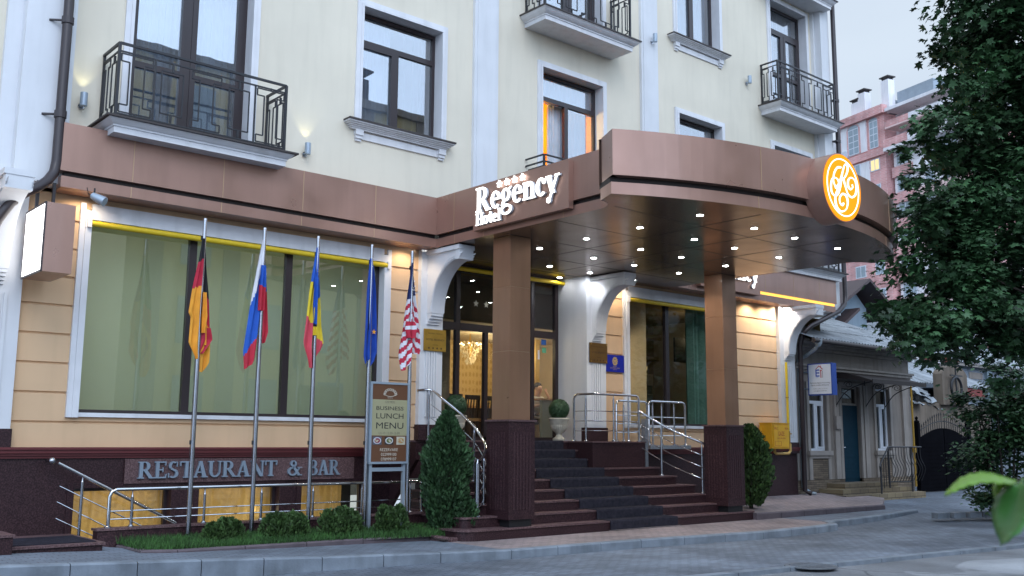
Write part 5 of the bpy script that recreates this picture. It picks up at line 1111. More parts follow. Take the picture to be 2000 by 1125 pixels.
skin('trousers',tv,[(0,1),(1,2),(2,3),(0,4),(4,5),(5,6)],person,K['woodd'],None)
mb=M(); mb.sphere((0,-.165,1.225),.105,14,sc=(.93,1.0,.95)); mb.f=[f for f in mb.f if sum(mb.v[i][2] for i in f)/4>1.20 or sum(mb.v[i][1] for i in f)/4>-.14]; mb.m=[0]*len(mb.f)
h=part(person,'hair',mb,K['hair'],smooth=True)
mb=M(); mb.sphere((.034,-.288,1.19),.011,8); mb.sphere((-.034,-.288,1.19),.011,8); part(person,'eye',mb,K['black'],smooth=True)
t=thing('desk_chair','dark chair under the seated person','chair',(15.5,17.2,1.58)); mb=M(); mb.box(15.25,15.75,16.95,17.4,1.96,2.03); mb.box(15.27,15.73,17.38,17.43,2.03,2.5); part(t,'seat',mb,K['woodd']); mb=M(); 
for a in (15.28,15.70):
    for b in (17.0,17.36): mb.box(a,a+.04,b,b+.04,1.58,1.96)
part(t,'leg_frame',mb,K['woodd'])
# inside the dining room
t=thing('television','black flat television on the dining room wall, behind the right window','television',(20.42,16.6,3.65)); mb=M(); mb.box(20.0,20.9,16.6,16.66,3.63,4.27,0); mb.box(20.3,20.6,16.66,16.9,3.8,4.1,0); part(t,'screen',mb,K['black'])
t=thing('display_cabinet','pale glass cabinet with shelves in the dining room behind the right window','cabinet',(19.8,17.6,1.58)); K['pale']=pm('pale_cabinet',(.45,.40,.28),.6,var=.1)
mb=M()
for a in (19.62,20.12): mb.box(a,a+.04,17.5,17.9,1.58,3.05)
mb.box(19.62,20.16,17.5,17.92,3.05,3.35)
for z in (1.7,2.15,2.5,2.8): mb.box(19.66,20.12,17.5,17.9,z,z+.03)
part(t,'case',mb,K['pale'])
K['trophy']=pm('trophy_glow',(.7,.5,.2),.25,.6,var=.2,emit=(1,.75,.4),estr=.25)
for i,x in enumerate((19.75,19.88,20.02)):
    mb=M(); mb.lathe([(.05,3.351),(.05,3.37),(.015,3.39),(.015,3.43),(.05,3.47),(.06,3.56),(.055,3.57)],x,17.65,12); solo('trophy',mb,K['trophy'],'small shining trophy on top of the pale dining room cabinet','trophy',(x,17.65,3.351),'trophies on the dining room cabinet',smooth=True)
# ------------------------------------------------------------------ neighbouring single-storey house
NH=thing('grey_house','old grey single-storey house with a corrugated roof, right of the hotel','house',(25.8,14.9,.2))
K['greyp']=pm('grey_plaster',(.24,.21,.185),.85,var=.15,scale=1.5,bump=.2,bscale=60,stain=.25); K['greyt']=pm('grey_trim',(.31,.28,.255),.8,var=.12,scale=3,stain=.2); K['pvc']=pm('white_pvc',(.62,.66,.72),.4,var=.03)
K['stone']=brick('split_stone',(.26,.20,.14),(.16,.12,.085),(.08,.065,.05),1,.055,.26,.9,.8,.006,rot=(pi/2,0,0),var=.4); K['slab']=brick('sandstone_blocks',(.28,.22,.13),(.20,.155,.10),(.09,.07,.05),1,.15,.42,.9,.6,.01,rot=(pi/2,0,0),var=.4)
NHH=[(23.42,24.27,1.36,3.15),(25.02,26.0,.50,3.15),(26.88,27.68,1.36,3.15)]; ny=14.9
mb=M(); wall_cells(mb,22.72,28.85,.60,4.25,NHH,ny,.16); mb.quad((28.85,ny,.1),(28.85,22.5,.1),(28.85,22.5,4.25),(28.85,ny,4.25)); mb.quad((22.72,22.5,0),(28.85,22.5,0),(28.85,22.5,4.25),(22.72,22.5,4.25)); mb.quad((22.72,ny,.1),(22.72,22.5,.1),(22.72,22.5,4.25),(22.72,ny,4.25)); part(NH,'wall',mb,K['greyp'])
mb=M(); mb.box(22.70,25.02,ny-.05,ny+.1,.15,.60); mb.box(26.0,28.87,ny-.05,ny+.1,.15,.60); part(NH,'stone_base',mb,K['stone'])
mb=M()
for x0,x1,p,z0,z1 in ((22.72,23.05,.07,.6,3.45),(24.62,24.85,.06,.6,3.2),(26.18,26.40,.06,.6,3.2),(28.40,28.85,.07,.6,3.45)): mb.box(x0,x1,ny-p,ny+.01,z0,z1)
for z0,z1,p in ((3.45,3.52,.08),(3.52,3.60,.13),(3.60,3.66,.18),(3.66,4.02,.04),(4.02,4.10,.14),(4.10,4.18,.26),(4.18,4.24,.40)): mb.box(22.70,28.87+p*.5,ny-p,ny+.01,z0,z1)
for a,b,c,d in (NHH[0],NHH[2]):
    mb.box(a-.14,b+.14,ny-.10,ny+.01,1.24,1.36); mb.box(a-.10,b+.10,ny-.06,ny+.01,1.16,1.24); mb.box(a-.12,a,ny-.04,ny+.01,1.36,3.2); mb.box(b,b+.12,ny-.04,ny+.01,1.36,3.2)
    mb.box(a-.10,a+.04,ny-.05,ny+.01,.60,1.16); mb.box(b-.04,b+.10,ny-.05,ny+.01,.60,1.16)
mb.box(25.02-.13,25.02,ny-.05,ny+.01,.60,3.25); mb.box(26.0,26.13,ny-.05,ny+.01,.60,3.25); mb.box(25.02,26.0,ny-.05,ny+.01,3.15,3.25)
part(NH,'trim',mb,K['greyt'])
for a,b,c,d in (NHH[0],NHH[2]): mb=M(); mb.box(a+.05,b-.05,ny-.03,ny+.005,.62,1.14); part(NH,'stone_panel',mb,K['stone'])
for a,b,c,d in (NHH[0],NHH[2]):
    mb=M(); y=ny+.08; winframe(mb,a,b,c,d,y,.06,.06); mb.box(a+.06,b-.06,y-.005,y+.06,2.62,2.70); mb.box((a+b)/2-.05,(a+b)/2+.05,y-.005,y+.06,c+.06,2.62); winframe(mb,(a+b)/2+.052,b-.062,c+.062,2.618,y-.012,.05,.05)
    f=part(NH,'window',mb,K['pvc']); mb=M(); mb.box(a+.06,b-.06,y+.03,y+.036,c+.06,d-.06); part(f,'pane',mb,K['glassdark']); mb=curtain(a,b,c,d,y+.12,.02,9); part(f,'curtain',mb,pm('grey_net_curtain',(.16,.16,.15),.9,var=.2),smooth=True)
K['doorp']=pm('dark_teal_door',(.008,.034,.055),.6,var=.1,scale=5,spec=.08); a,b,c,d=NHH[1]
mb=M(); mb.box(a,b,ny+.07,ny+.12,c,2.62,0); 
for i in range(7): mb.box(a+.06,b-.06,ny+.062,ny+.07,c+.08+.3*i,c+.32+.3*i,0)
dr=part(NH,'door',mb,K['doorp']); mb=M(); mb.tube([(a+.10,ny+.05,1.45),(a+.10,ny+.03,1.45),(a+.22,ny+.03,1.45)],.012,8); mb.box(a+.07,a+.13,ny+.055,ny+.064,1.35,1.62); part(dr,'handle',mb,K['steel'])
mb=M(); winframe(mb,a,b,2.62,3.15,ny+.07,.06,.05); fl=part(NH,'fanlight',mb,K['greyt']); mb=M(); mb.box(a+.06,b-.06,ny+.09,ny+.096,2.68,3.09); part(fl,'pane',mb,K['glassdark']); mb=M(); mb.quad((a,ny+.2,2.6),(b,ny+.2,2.6),(b,ny+.2,3.2),(a,ny+.2,3.2)); part(fl,'dim_hall',mb,K['roomd'])
# corrugated roof
def corr(mb,P,U,Vv,nu,wl,amp,m=0,jit=0):
    P=Vector(P);U=Vector(U);Vv=Vector(Vv);n=U.cross(Vv).normalized(); nx=int(U.length/wl*6); vs=[]; R=random.Random(3)
    for j in range(nu+1):
        for i in range(nx+1): vs.append(P+U*(i/nx)+Vv*(j/nu)+n*(amp*sin(2*pi*(U.length*i/nx)/wl)+(R.uniform(-1,1)*jit if jit else 0)))
    mb.add(vs,[[j*(nx+1)+i,j*(nx+1)+i+1,(j+1)*(nx+1)+i+1,(j+1)*(nx+1)+i] for j in range(nu) for i in range(nx)],m)
K['slate']=pm('weathered_corrugated_sheet',(.30,.325,.35),.8,var=.35,scale=1.2,bump=.3,bscale=25,stain=.35)
mb=M()
for k in range(4): corr(mb,(22.55-.0,14.13+k*1.10,4.27+k*.425+.014*k),(6.7,0,0),(0,1.16,.44),4,.15,.022)
corr(mb,(29.25,22.9,4.3),(-6.7,0,0),(0,-4.4,1.72),6,.15,.022)
r_=part(NH,'roof',mb,K['slate'],smooth=True); mb=M(); mb.tube([(22.55,18.5,6.03),(29.25,18.5,6.03)],.09,8); part(r_,'ridge_cap',mb,K['slate'],smooth=True)
mb=M(); mb.prism([(ny-.6,4.24),(18.5,5.9),(22.6,4.24)],'x',22.72,22.76); mb.prism([(ny-.6,4.24),(18.5,5.9),(22.6,4.24)],'x',28.80,28.85); part(NH,'gable',mb,K['greyp'])
mb=M(); mb.tube([(22.5,14.09,4.20),(29.2,14.09,4.18)],.06,10); part(NH,'gutter',mb,K['flash'],smooth=True)
mb=M(); mb.tube([(22.78,14.12,4.22),(22.80,14.2,4.02),(22.86,14.55,3.84),(22.88,14.80,3.74),(22.88,14.80,.42),(22.95,14.62,.28),(23.0,14.5,.26)],.05,10); mb.lathe([(.05,4.05),(.09,4.12),(.10,4.2),(.10,4.24)],22.78,14.12,12); part(NH,'drainpipe',mb,pm('pale_drainpipe',(.34,.40,.44),.5,.3,var=.1),smooth=True)
mb=M(); mb.box(24.60,24.84,ny-.12,ny-.06,1.95,2.30); part(NH,'meter_box',mb,K['greyt'])
mb=M(); mb.tube([(28.78,14.75,.3),(28.78,14.75,3.3)],.03,8); mb.tube([(28.78,14.75,1.3),(28.78,14.75,1.5)],.06,10); part(NH,'gas_riser',mb,pm('ochre_pipe',(.40,.24,.03),.5,var=.15),smooth=True)
t=thing('door_awning','dark curved metal awning on wrought brackets over the grey house door','awning',(26.2,14.3,3.3))
mb=M(); n=10; pr=[]
for i in range(n+1): u=i/n; pr.append((13.65+1.24*u,3.24+.26*sin(u*pi*.5)))
mb.prism(pr+[(y,z-.025) for y,z in pr[::-1]],'x',24.55,27.5); mb.box(24.55,27.5,13.63,13.66,3.16,3.27); mb.prism([(13.66,3.2),(14.88,3.36),(14.88,3.47),(14.3,3.42),(13.66,3.25)],'x',24.53,24.55); mb.prism([(13.66,3.2),(14.88,3.36),(14.88,3.47),(14.3,3.42),(13.66,3.25)],'x',27.5,27.52); part(t,'sheet',mb,K['dark'],smooth=True)
for x in (24.72,25.98+.3,27.35):
    mb=M(); mb.tube([(x,ny-.05,2.55),(x,ny-.05,3.35)],.014,6); mb.tube(smooth_path([(x,ny-.05,2.6),(x,ny-.35,2.95),(x,ny-.75,3.13),(x,13.7,3.22)],6),.014,6); mb.tube([(x,14.45+.14*cos(a)*(1-a/14),3.16+.10*sin(a)*(1-a/14)) for a in [.5*k for k in range(22)]],.009,5); part(t,'bracket',mb,K['iron'],smooth=True)
t=thing('agency_sign','white real estate agency sign with blue edge and red house emblem','sign',(22.95,14.2,2.8))
x=22.95; mb=M(); mb.box(x,x+.22,13.87,14.58,2.80,3.63); part(t,'box',mb,pm('blue_sign_box',(.01,.06,.32),.45,var=.05)); mb=M(); mb.box(x-.006,x,13.90,14.55,2.83,3.60); part(t,'face',mb,pm('sign_white',(.66,.70,.76),.5,var=.03))
mb=M(); MX=(-1,0,0); EYn=(0,-1,0); fx=x-.006
def fl(poly,m,d=.002):
    ar=sum(poly[i][0]*poly[(i+1)%len(poly)][1]-poly[(i+1)%len(poly)][0]*poly[i][1] for i in range(len(poly)))
    mb.flat(poly if ar<0 else poly[::-1],(fx,14.55,2.83),EYn,EZ,MX,0,d,m)
for r_ in (rect(.205,.24,.45,.64),rect(.24,.32,.605,.64),rect(.24,.32,.53,.565),rect(.24,.32,.45,.485)): fl(r_,1)
fl([(.20,.645),(.225,.645),(.315,.715),(.315,.745)],0); fl([(.315,.715),(.315,.745),(.44,.635),(.405,.635)],0,.0025); fl(rect(.35,.375,.42,.60),0); fl(rect(.405,.42,.42,.60),2); fl(rect(.36,.375,.70,.74),0,.003); fl(rect(.335,.40,.60,.625),0,.0028)
sans(mb,'EURO',.03,(fx,14.34,3.245),EYn,EZ,MX,1,ext=.002); 
for s,z,h,m_,w in (('Real estate Agency & Consulting',.275,.05,3,.57),('Agentie imobiliara & Expertiza',.215,.05,3,.53),('Tel/Fax: (022) 23-45-24',.125,.04,2,.42),('www.agentie-imobil.com',.07,.036,3,.38)): sans(mb,s,h,(fx,14.55-.325,2.83+z),EYn,EZ,MX,m_,ext=.002,align='CENTER',width=w)
part(t,'lettering',mb,[pm('sign_red',(.42,.03,.03),.5,var=0),pm('sign_blue',(.02,.08,.40),.5,var=0),pm('sign_grey',(.25,.25,.27),.5,var=0),K['mtext']])
mb=M()
for z in (2.98,3.42): mb.tube([(x+.1,14.58,z),(x+.1,14.86,z)],.02,8)
part(t,'arm',mb,K['alu'],smooth=True)
t=thing('sandstone_steps','yellowish block steps in front of the grey house door','steps',(25.6,14.3,.1))
for i,(a,b,f,z0,z1) in enumerate(((23.5,27.75,13.95,0.0,.22),(23.7,27.35,14.15,.22,.36),(24.1,26.9,14.32,.36,.50))): mb=M(); mb.box(a,b,f,14.86,z0,z1); part(t,'step',mb,K['slab'])
t=thing('iron_railing','black wrought iron stair railing with bent bars at the grey house','railing',(26,14.1,.2)); mb=M()
for pth in ([(25.40,14.0,.10),(25.40,14.0,.95)],[(25.95,14.05,.36),(25.95,14.05,1.46)],[(27.3,14.1,.22),(27.3,14.1,1.46)]): mb.tube(pth,.022,6)
mb.tube([(25.35,13.98,.82),(25.28,13.95,.95),(25.40,14.0,1.02),(25.95,14.05,1.47),(27.95,14.12,1.47)],.022,6); mb.tube([(25.95,14.05,.52),(27.3,14.1,.50)],.015,6)
part(t,'frame',mb,K['iron'],smooth=True); mb=M()
for i in range(12): xx=26.06+.155*i; mb.tube(smooth_path([(xx,14.06,1.46),(xx-.03,14.03,1.15),(xx+.03,13.94,.85),(xx,14.06,.52)],3),.009,5)
for i in range(4): xx=25.48+.12*i; mb.tube([(xx,14.02,.30+i*.06),(xx,14.02,1.06+.1*i)],.009,5)
part(t,'baluster',mb,K['iron'],smooth=True)
# black gate
t=thing('driveway_gate','black arched double gate with spear tips, right of the grey house','gate',(31.6,15.2,.05)); K['gatem']=pm('black_gate_panel',(.006,.006,.008),.95,0,var=.2,spec=.02)
for a,b,s in ((29.98,31.60,1),(31.66,33.3,-1)):
    mb=M(); n=10; top=[]
    for i in range(n+1): u=i/n; xx=a+(b-a)*u; c=u if s>0 else 1-u; top.append((xx,1.72+.34*sin(c*pi*.5)))
    mb.prism([(a,.08),(b,.08)]+top[::-1],'y',15.18,15.22,0); 
    for i in range(12): z=.2+i*.125; mb.box(a+.03,b-.03,15.172,15.18,z,z+.012)
    lf=part(t,'leaf',mb,K['gatem']); mb=M()
    for i in range(11):
        xx=a+.08+(b-a-.16)*i/10; c=(i/10) if s>0 else 1-i/10; z0=1.70+.34*sin(c*pi*.5); h=.42+.12*c; mb.tube([(xx,15.2,z0),(xx,15.2,z0+h-.1),(xx,15.2,z0+h-.09),(xx,15.2,z0+h)],[.011,.011,.026,.002],5)
    mb.tube([(p[0],15.2,p[1]+.22) for p in top],.016,6); part(lf,'spear_tip',mb,K['iron'])
for xx in (29.90,33.36): mb=M(); mb.box(xx-.07,xx+.07,15.13,15.27,0,2.2); mb.lathe([(.07,2.2),(.09,2.24),(.03,2.3),(.05,2.36),(.001,2.42)],xx,15.2,10); part(t,'post',mb,K['gatem'])
# sheds and ruins behind the gate
t=thing('ruined_shed','beige ruined shed wall with crumpled metal sheets behind the gate','shed',(36,17.5,0)); K['beige']=pm('beige_render',(.19,.15,.115),.9,var=.2,scale=1.5,stain=.3)
mb=M(); mb.box(32.6,40.5,17.5,17.8,0,3.05); mb.box(32.6,32.9,17.5,24,0,3.0); part(t,'wall',mb,K['beige'])
mb=M(); mb.prism([(36.25,3.0),(38.3,3.0),(38.3,4.15)]+[(37.27+1.02*cos(a),4.1+.40*sin(a)) for a in [pi*k/8 for k in range(1,8)]]+[(36.25,4.15)],'y',17.35,17.7); part(t,'round_gable',mb,K['beige'],smooth=False)
R=random.Random(11)
for k,(px_,pz_,w,h_) in enumerate(((33.0,3.15,1.7,.75),(34.3,3.35,1.6,.85),(35.2,3.05,1.2,.9),(33.6,3.6,2.2,.5))):
    mb=M(); n=9; vs=[]
    for j in range(n):
        for i in range(n): vs.append((px_+w*i/(n-1)+R.gauss(0,.04),17.25+.12*k+.9*j/(n-1)*.9+R.gauss(0,.05),pz_+h_*(j/(n-1))*(.6+.4*sin(i*.7+k))+R.gauss(0,.06)-.25*(i/(n-1))))
    mb.add(vs,[[j*n+i,j*n+i+1,(j+1)*n+i+1,(j+1)*n+i] for j in range(n-1) for i in range(n-1)]); part(t,'metal_sheet',mb,K['slate'])
mb=M(); corr(mb,(34.4,18.6,3.9),(9.5,0,0),(0,4.5,1.9),5,.2,.03,jit=.012); part(t,'roof',mb,K['slate'],smooth=True)
mb=M(); mb.box(32.7,33.9,17.46,17.5,2.35,2.75); part(t,'white_panel',mb,K['greyt'])
t=thing('iron_ring','black iron ring on a bar hanging in front of the rounded beige gable','iron ring',(37.1,17.2,3.6)); mb=M()
mb.tube([(37.05+.42*cos(2*pi*i/28),17.2,3.62+.42*sin(2*pi*i/28)) for i in range(28)],.05,8,closed=True); mb.tube([(37.05,17.2,2.95),(37.05,17.2,4.9)],.03,6); mb.bar((36.6,17.2,4.10),(37.55,17.2,4.10),.05); mb.bar((36.55,17.2,3.12),(37.6,17.2,3.12),.05); mb.bar((37.05,17.2,4.0),(37.05,17.2,4.12),.22,.06); part(t,'ring',mb,K['iron'],smooth=True)
mb=M(); mb.tube([(37.05,17.2,4.9),(37.0,17.25,8.5)],.012,5); part(t,'hanging_cable',mb,K['iron'])
t=thing('red_band_house','low whitish house with a red frieze band, behind the bush','house',(56,24,0)); mb=M(); mb.box(51.5,75,24,33,-.3,3.9,0); mb.box(51.45,75,23.95,24,3.9,4.05,1); mb.box(51.45,75,23.93,24.1,4.05,4.5,2); mb.box(51.4,75,23.85,33,4.5,4.7,0); mb.box(51.4,75,23.9,33,4.7,5.6,0); mb.box(51.2,75.2,23.6,33.2,5.6,5.75,1)
part(t,'wall',mb,[pm('pale_blue_render',(.20,.23,.27),.85,var=.15,scale=.7,stain=.25),K['greyt'],pm('red_band',(.24,.05,.045),.85,var=.2)])
mb=M(); corr(mb,(51,23.5,5.8),(24.5,0,0),(0,5,2.0),4,.3,.03); part(t,'roof',mb,K['slate'],smooth=True); mb=M()
for i in range(5): mb.box(53+4.2*i,54.6+4.2*i,23.88,23.9,5.0,5.35)
part(t,'vent',mb,K['greyp']); mb=M(); mb.box(54.9,55.5,23.75,23.95,0,5.5); part(t,'downpipe',mb,pm('grey_blue_pipe',(.16,.22,.25),.6,var=.1))
t=thing('brick_house','distant reddish brick house with white corners, seen through the tree','house',(80,38,0)); mb=M(); mb.box(66,95,38,48,-.3,9.2,0)
for i in range(7): mb.box(66.5+4*i,67.6+4*i,37.95,38,-.3,9.2,1)
part(t,'wall',mb,[pm('brick_red',(.26,.08,.06),.9,var=.2),K['whitew']]); mb=M(); mb.prism([(65,9.2),(96,9.2),(92,12.0),(69,12.0)],'y',37.5,48.5); part(t,'roof',mb,K['slate']); mb=M()
for i in range(6): mb.box(68.3+4*i,69.7+4*i,37.93,37.97,6.0,8.2)
part(t,'window',mb,K['glassdark'])
# blue-grey gable house behind the hotel
t=thing('gable_house','blue-grey house with a dark brown pitched roof, behind the corrugated roof','house',(45,26,0)); K['bluep']=pm('blue_grey_render',(.24,.31,.37),.85,var=.08,scale=.6,stain=.1); K['broof']=pm('brown_metal_roof',(.075,.05,.05),.6,.2,var=.15)
mb=M(); mb.prism([(43.1,0),(46.5,0),(46.5,8.35),(45.25,9.25),(43.1,7.9)],'y',26,38); part(t,'wall',mb,K['bluep'])
rf=M(); dx=.0
for (xa,za,xb,zb) in ((45.25,9.68,48.3,8.02),(45.25,9.68,42.0,7.9)):
    rf.add([(xa,25.0,za),(xb,25.0,zb),(xb,38.5,zb),(xa,38.5,za),(xa,25.0,za-.16),(xb,25.0,zb-.16),(xb,38.5,zb-.16),(xa,38.5,za-.16)],[[0,1,2,3],[4,7,6,5],[0,4,5,1],[1,5,6,2],[2,6,7,3]])
part(t,'roof',rf,K['broof']); rf=M()
rf.add([(44.5,25.2,8.15),(41.8,25.2,6.6),(41.8,30,6.6),(44.5,30,8.15),(44.5,25.2,8.0),(41.8,25.2,6.45),(41.8,30,6.45),(44.5,30,8.0)],[[0,1,2,3],[4,7,6,5],[0,4,5,1],[0,3,7,4]]); part(t,'lower_roof',rf,K['broof'])
# ------------------------------------------------------------------ pink apartment tower
TP=Vector((84.05,44.29,0)); TA=Vector((.28,.96,0)); TN=Vector((-.96,.28,0))
TB=thing('apartment_tower','tall pink and white apartment tower far behind the grey house','apartment building',tuple(TP))
K['pinkm']=brick('pink_mosaic',(.80,.42,.40),(.70,.33,.31),(.78,.50,.48),1,.16,.42,.9,.1,.03,rot=(pi/2,0,radians(0)),var=.3); K['pinkw']=pm('white_mosaic',(.84,.82,.84),.85,var=.1,scale=.6,stain=.12); K['pinkl']=pm('pink_render',(.80,.58,.55),.85,var=.12,scale=.5,stain=.12); K['tglass']=pm('far_window_glass',(.30,.38,.44),.15,var=.25,scale=.35,spec=.8); K['litw']=em('lit_far_window',(1,.80,.42),.9)
def tbox(mb,u0,u1,w0,w1,z0,z1,m=0):
    P=[TP+TA*u+TN*w+Vector((0,0,z)) for z in (z0,z1) for u,w in ((u0,w0),(u1,w0),(u1,w1),(u0,w1))]; mb.add(P,[[3,2,1,0],[4,5,6,7],[0,1,5,4],[1,2,6,5],[2,3,7,6],[3,0,4,7]],m)
mb=M(); tbox(mb,0,5.9,-8,0,-.3,32.0,0); tbox(mb,5.9,10.5,-8,-.6,-.3,31.2,1); tbox(mb,-15,0,-9,-1.5,-.3,32.0,1)
tbox(mb,2.2,5.5,0,.10,28.9,31.95,1); tbox(mb,2.0,5.9,0,.08,19.0,27.9,1); tbox(mb,0,5.9,0,.22,28.05,28.75,0)
for z in (22.0,): pass
part(TB,'wall',mb,[K['pinkm'],K['pinkw']])
mb=M(); tbox(mb,-.25,6.1,-.2,.45,31.95,32.75,0); tbox(mb,-15,-.3,-9,.2,32.0,32.3,1); tbox(mb,-4.8,-.6,-6,-1.2,32.3,34.0,2); tbox(mb,-9,-4.8,-6,-1.8,32.3,33.2,2); tbox(mb,.2,6,-7,-1.5,32.75,33.6,2); part(TB,'roof',mb,[K['pinkm'],K['pinkw'],pm('grey_roof_metal',(.30,.35,.40),.6,.2,var=.1)])
for u,zt in ((3.1,35.0),(4.0,34.3),(.1,35.3)): mb=M(); tbox(mb,u-.45,u+.45,-1.2,-.4,32.3,zt,0); tbox(mb,u-.55,u+.55,-1.3,-.3,zt+.25,zt+.35,1); tbox(mb,u-.4,u-.3,-1.1,-1.0,zt,zt+.25,1); tbox(mb,u+.3,u+.4,-.6,-.5,zt,zt+.25,1); part(TB,'chimney',mb,[K['pinkw'],K['flash']])
def twin(u0,u1,z0,z1,w,lit=False,mull=1,arch=False,trans=0):
    mb=M(); e=.09; tbox(mb,u0,u1,w-.02,w+.05,z0,z1,0)
    f=part(TB,'window',mb,K['pvc']); mb=M(); n=mull+1; du=(u1-u0-e)/n; rows=trans+1; dz=(z1-z0-e)/rows
    for i in range(n):
        for j in range(rows): tbox(mb,u0+e+i*du,u0+(i+1)*du,w+.0505,w+.056,z0+e+j*dz,z0+(j+1)*dz)
    part(f,'pane',mb,K['litw'] if lit else K['tglass'])
twin(3.1,4.5,28.95,31.5,.10,mull=1,trans=3); twin(.75,1.85,28.95,31.6,.0,mull=1,trans=3)
mb=M(); 
for u0,u1,z0,z1,w in ((3.1,4.5,28.95,31.5,.10),(.75,1.85,28.95,31.6,0)):
    c=(u0+u1)/2; n=10; P=[(c+(u1-u0)/2*cos(pi*i/n),z1+(u1-u0)*.28*sin(pi*i/n)) for i in range(n+1)]
    mb.add([TP+TA*u+TN*(w+.056)+Vector((0,0,z)) for u,z in P],[list(range(n+1))],1)
    for i in range(n):
        a=P[i];b=P[i+1]; g=1.12; q=[a,b,(c+(b[0]-c)*g,z1+(b[1]-z1)*1.25),(c+(a[0]-c)*g,z1+(a[1]-z1)*1.25)]; mb.add([TP+TA*u+TN*(w+.07)+Vector((0,0,z)) for u,z in q],[[0,1,2,3]],0)
    tbox(mb,u0-.14,u0,w,w+.07,z0,z1,0); tbox(mb,u1,u1+.14,w,w+.07,z0,z1,0)
part(TB,'window_arch',mb,[K['pinkm'],K['tglass']])
zr=[26.75-2.46*i for i in range(10)]
for i,z in enumerate(zr):
    w=.08 if z>19 else 0
    twin(.75,1.9,z,z+1.15,0.0,lit=(i==0)); twin(3.1,4.4,z,z+1.15,w); 
    if i<8: twin(6.6,8.2,z+.2,z+1.5,-.6)
    twin(-2.3,-.7,z+.05,z+1.45,-1.5+.9); twin(-4.9,-3.9,z-.1,z+1.35,-.6,mull=0); twin(-7.6,-5.9,z-.1,z+1.45,-.6); twin(-11.3,-9.9,z,z+1.35,-.6)
    if i==0: twin(-2.6,-1.2,28.95,30.7,-1.5); twin(-2.4,-1.1,31.0,31.8,-1.5,mull=0)
mb=M(); tbox(mb,-14.8,-.35,-1.5,-.62,-.3,28.2,0)
for i,z in enumerate(zr): 
    tbox(mb,-3.0,-.3,-.6,-.35,z-1.05,z-.1,1); tbox(mb,-8.4,-3.0,-.6,-.15-.1*(i%2),z-1.1,z-.12,2 if i%2 else 0); tbox(mb,-14,-8.4,-.6,-.3,z-1.0,z-.1,1)
tbox(mb,-8.5,-.3,-1.5,.6,28.1,28.4,0); tbox(mb,-3.2,-.3,.3,.55,28.4,29.2,1); tbox(mb,-8.5,-3.2,.35,.6,28.4,29.15,0); tbox(mb,-8.4,-.4,-1.5,.35,30.25,30.4,2); tbox(mb,-3.2,-.35,.15,.32,30.4,31.0,1); tbox(mb,-8.4,-3.2,.15,.35,30.4,31.0,0)
part(TB,'balcony_front',mb,[K['pinkw'],K['pinkm'],K['pinkl']])
mb=M(); P=TP+TA*5.0+TN*.5+Vector((0,0,28.8)); tbox(mb,4.6,5.4,.0,.45,28.85,29.5); part(TB,'air_conditioner',mb,K['pvc'])
# ------------------------------------------------------------------ house across the street (behind the camera, seen mirrored in the glass)
t=thing('opposite_house','tall yellow house across the street that shows mirrored in the hotel windows','house',(28,-14,0)); K['yel']=pm('yellow_render',(.62,.54,.33),.85,var=.08,scale=.4,stain=.1)
mb=M(); mb.box(14.6,33,-24,-12.5,-.3,18.6,0); mb.box(14.4,33.2,-24,-12.2,18.6,19.0,1); mb.box(-30,9,-24,-13.5,-.3,6.5,1); mb.box(26.0,27.2,-14.5,-13.3,19.0,20.6,2); mb.box(25.8,27.4,-14.7,-13.1,21.0,21.1,2)
for i in range(5): mb.box(15.4+3.6*i,16.2+3.6*i,-12.5,-12.4,-.3,18.6,1)
part(t,'wall',mb,[K['yel'],K['greyt'],K['broof']]); mb=M()
for i in range(4):
    for j in range(5): mb.box(17.0+3.6*i,18.4+3.6*i,-12.49,-12.44,1.5+3.5*j,3.6+3.5*j)
part(t,'window',mb,K['tglass'])
t=thing('opposite_terrace','long low grey terrace across the street behind the row of trees','building',(70,-18,0)); mb=M(); mb.box(33.5,120,-26,-17,-.3,13.5,0); mb.box(33.3,120,-26.3,-16.7,13.5,13.9,1); part(t,'wall',mb,[K['greyp'],K['greyt']]); mb=M()
for i in range(24):
    for j in range(3): mb.box(35+3.4*i,36.4+3.4*i,-17.0,-16.95,1.4+4*j,3.6+4*j)
part(t,'window',mb,K['tglass'])

# trees along the other side of the street, also mirrored in the glass
# ------------------------------------------------------------------ vegetation
from mathutils import noise as mnoise
def maple_leaf(mb,p,n,t,s,m=0):
    n=n.normalized(); t=(t-n*t.dot(n)).normalized(); b=n.cross(t); P=[]
    for a,r in ((0,1.0),(22,.52),(48,.92),(75,.45),(105,.68),(150,.30),(180,.12),(210,.30),(255,.68),(285,.45),(312,.92),(338,.52)):
        q=radians(a); P.append(p+s*r*(cos(q)*t+sin(q)*b)-n*s*.18*r*r)
    mb.add(P,[list(range(12))],m)
def oval_leaf(mb,p,n,t,s,m=0):
    n=n.normalized(); t=(t-n*t.dot(n)).normalized(); b=n.cross(t)
    mb.add([p-t*s*.5,p+b*s*.28-t*s*.1,p+b*s*.2+t*s*.25,p+t*s*.55,p-b*s*.2+t*s*.25,p-b*s*.28-t*s*.1],[[0,1,2,3,4,5]],m)
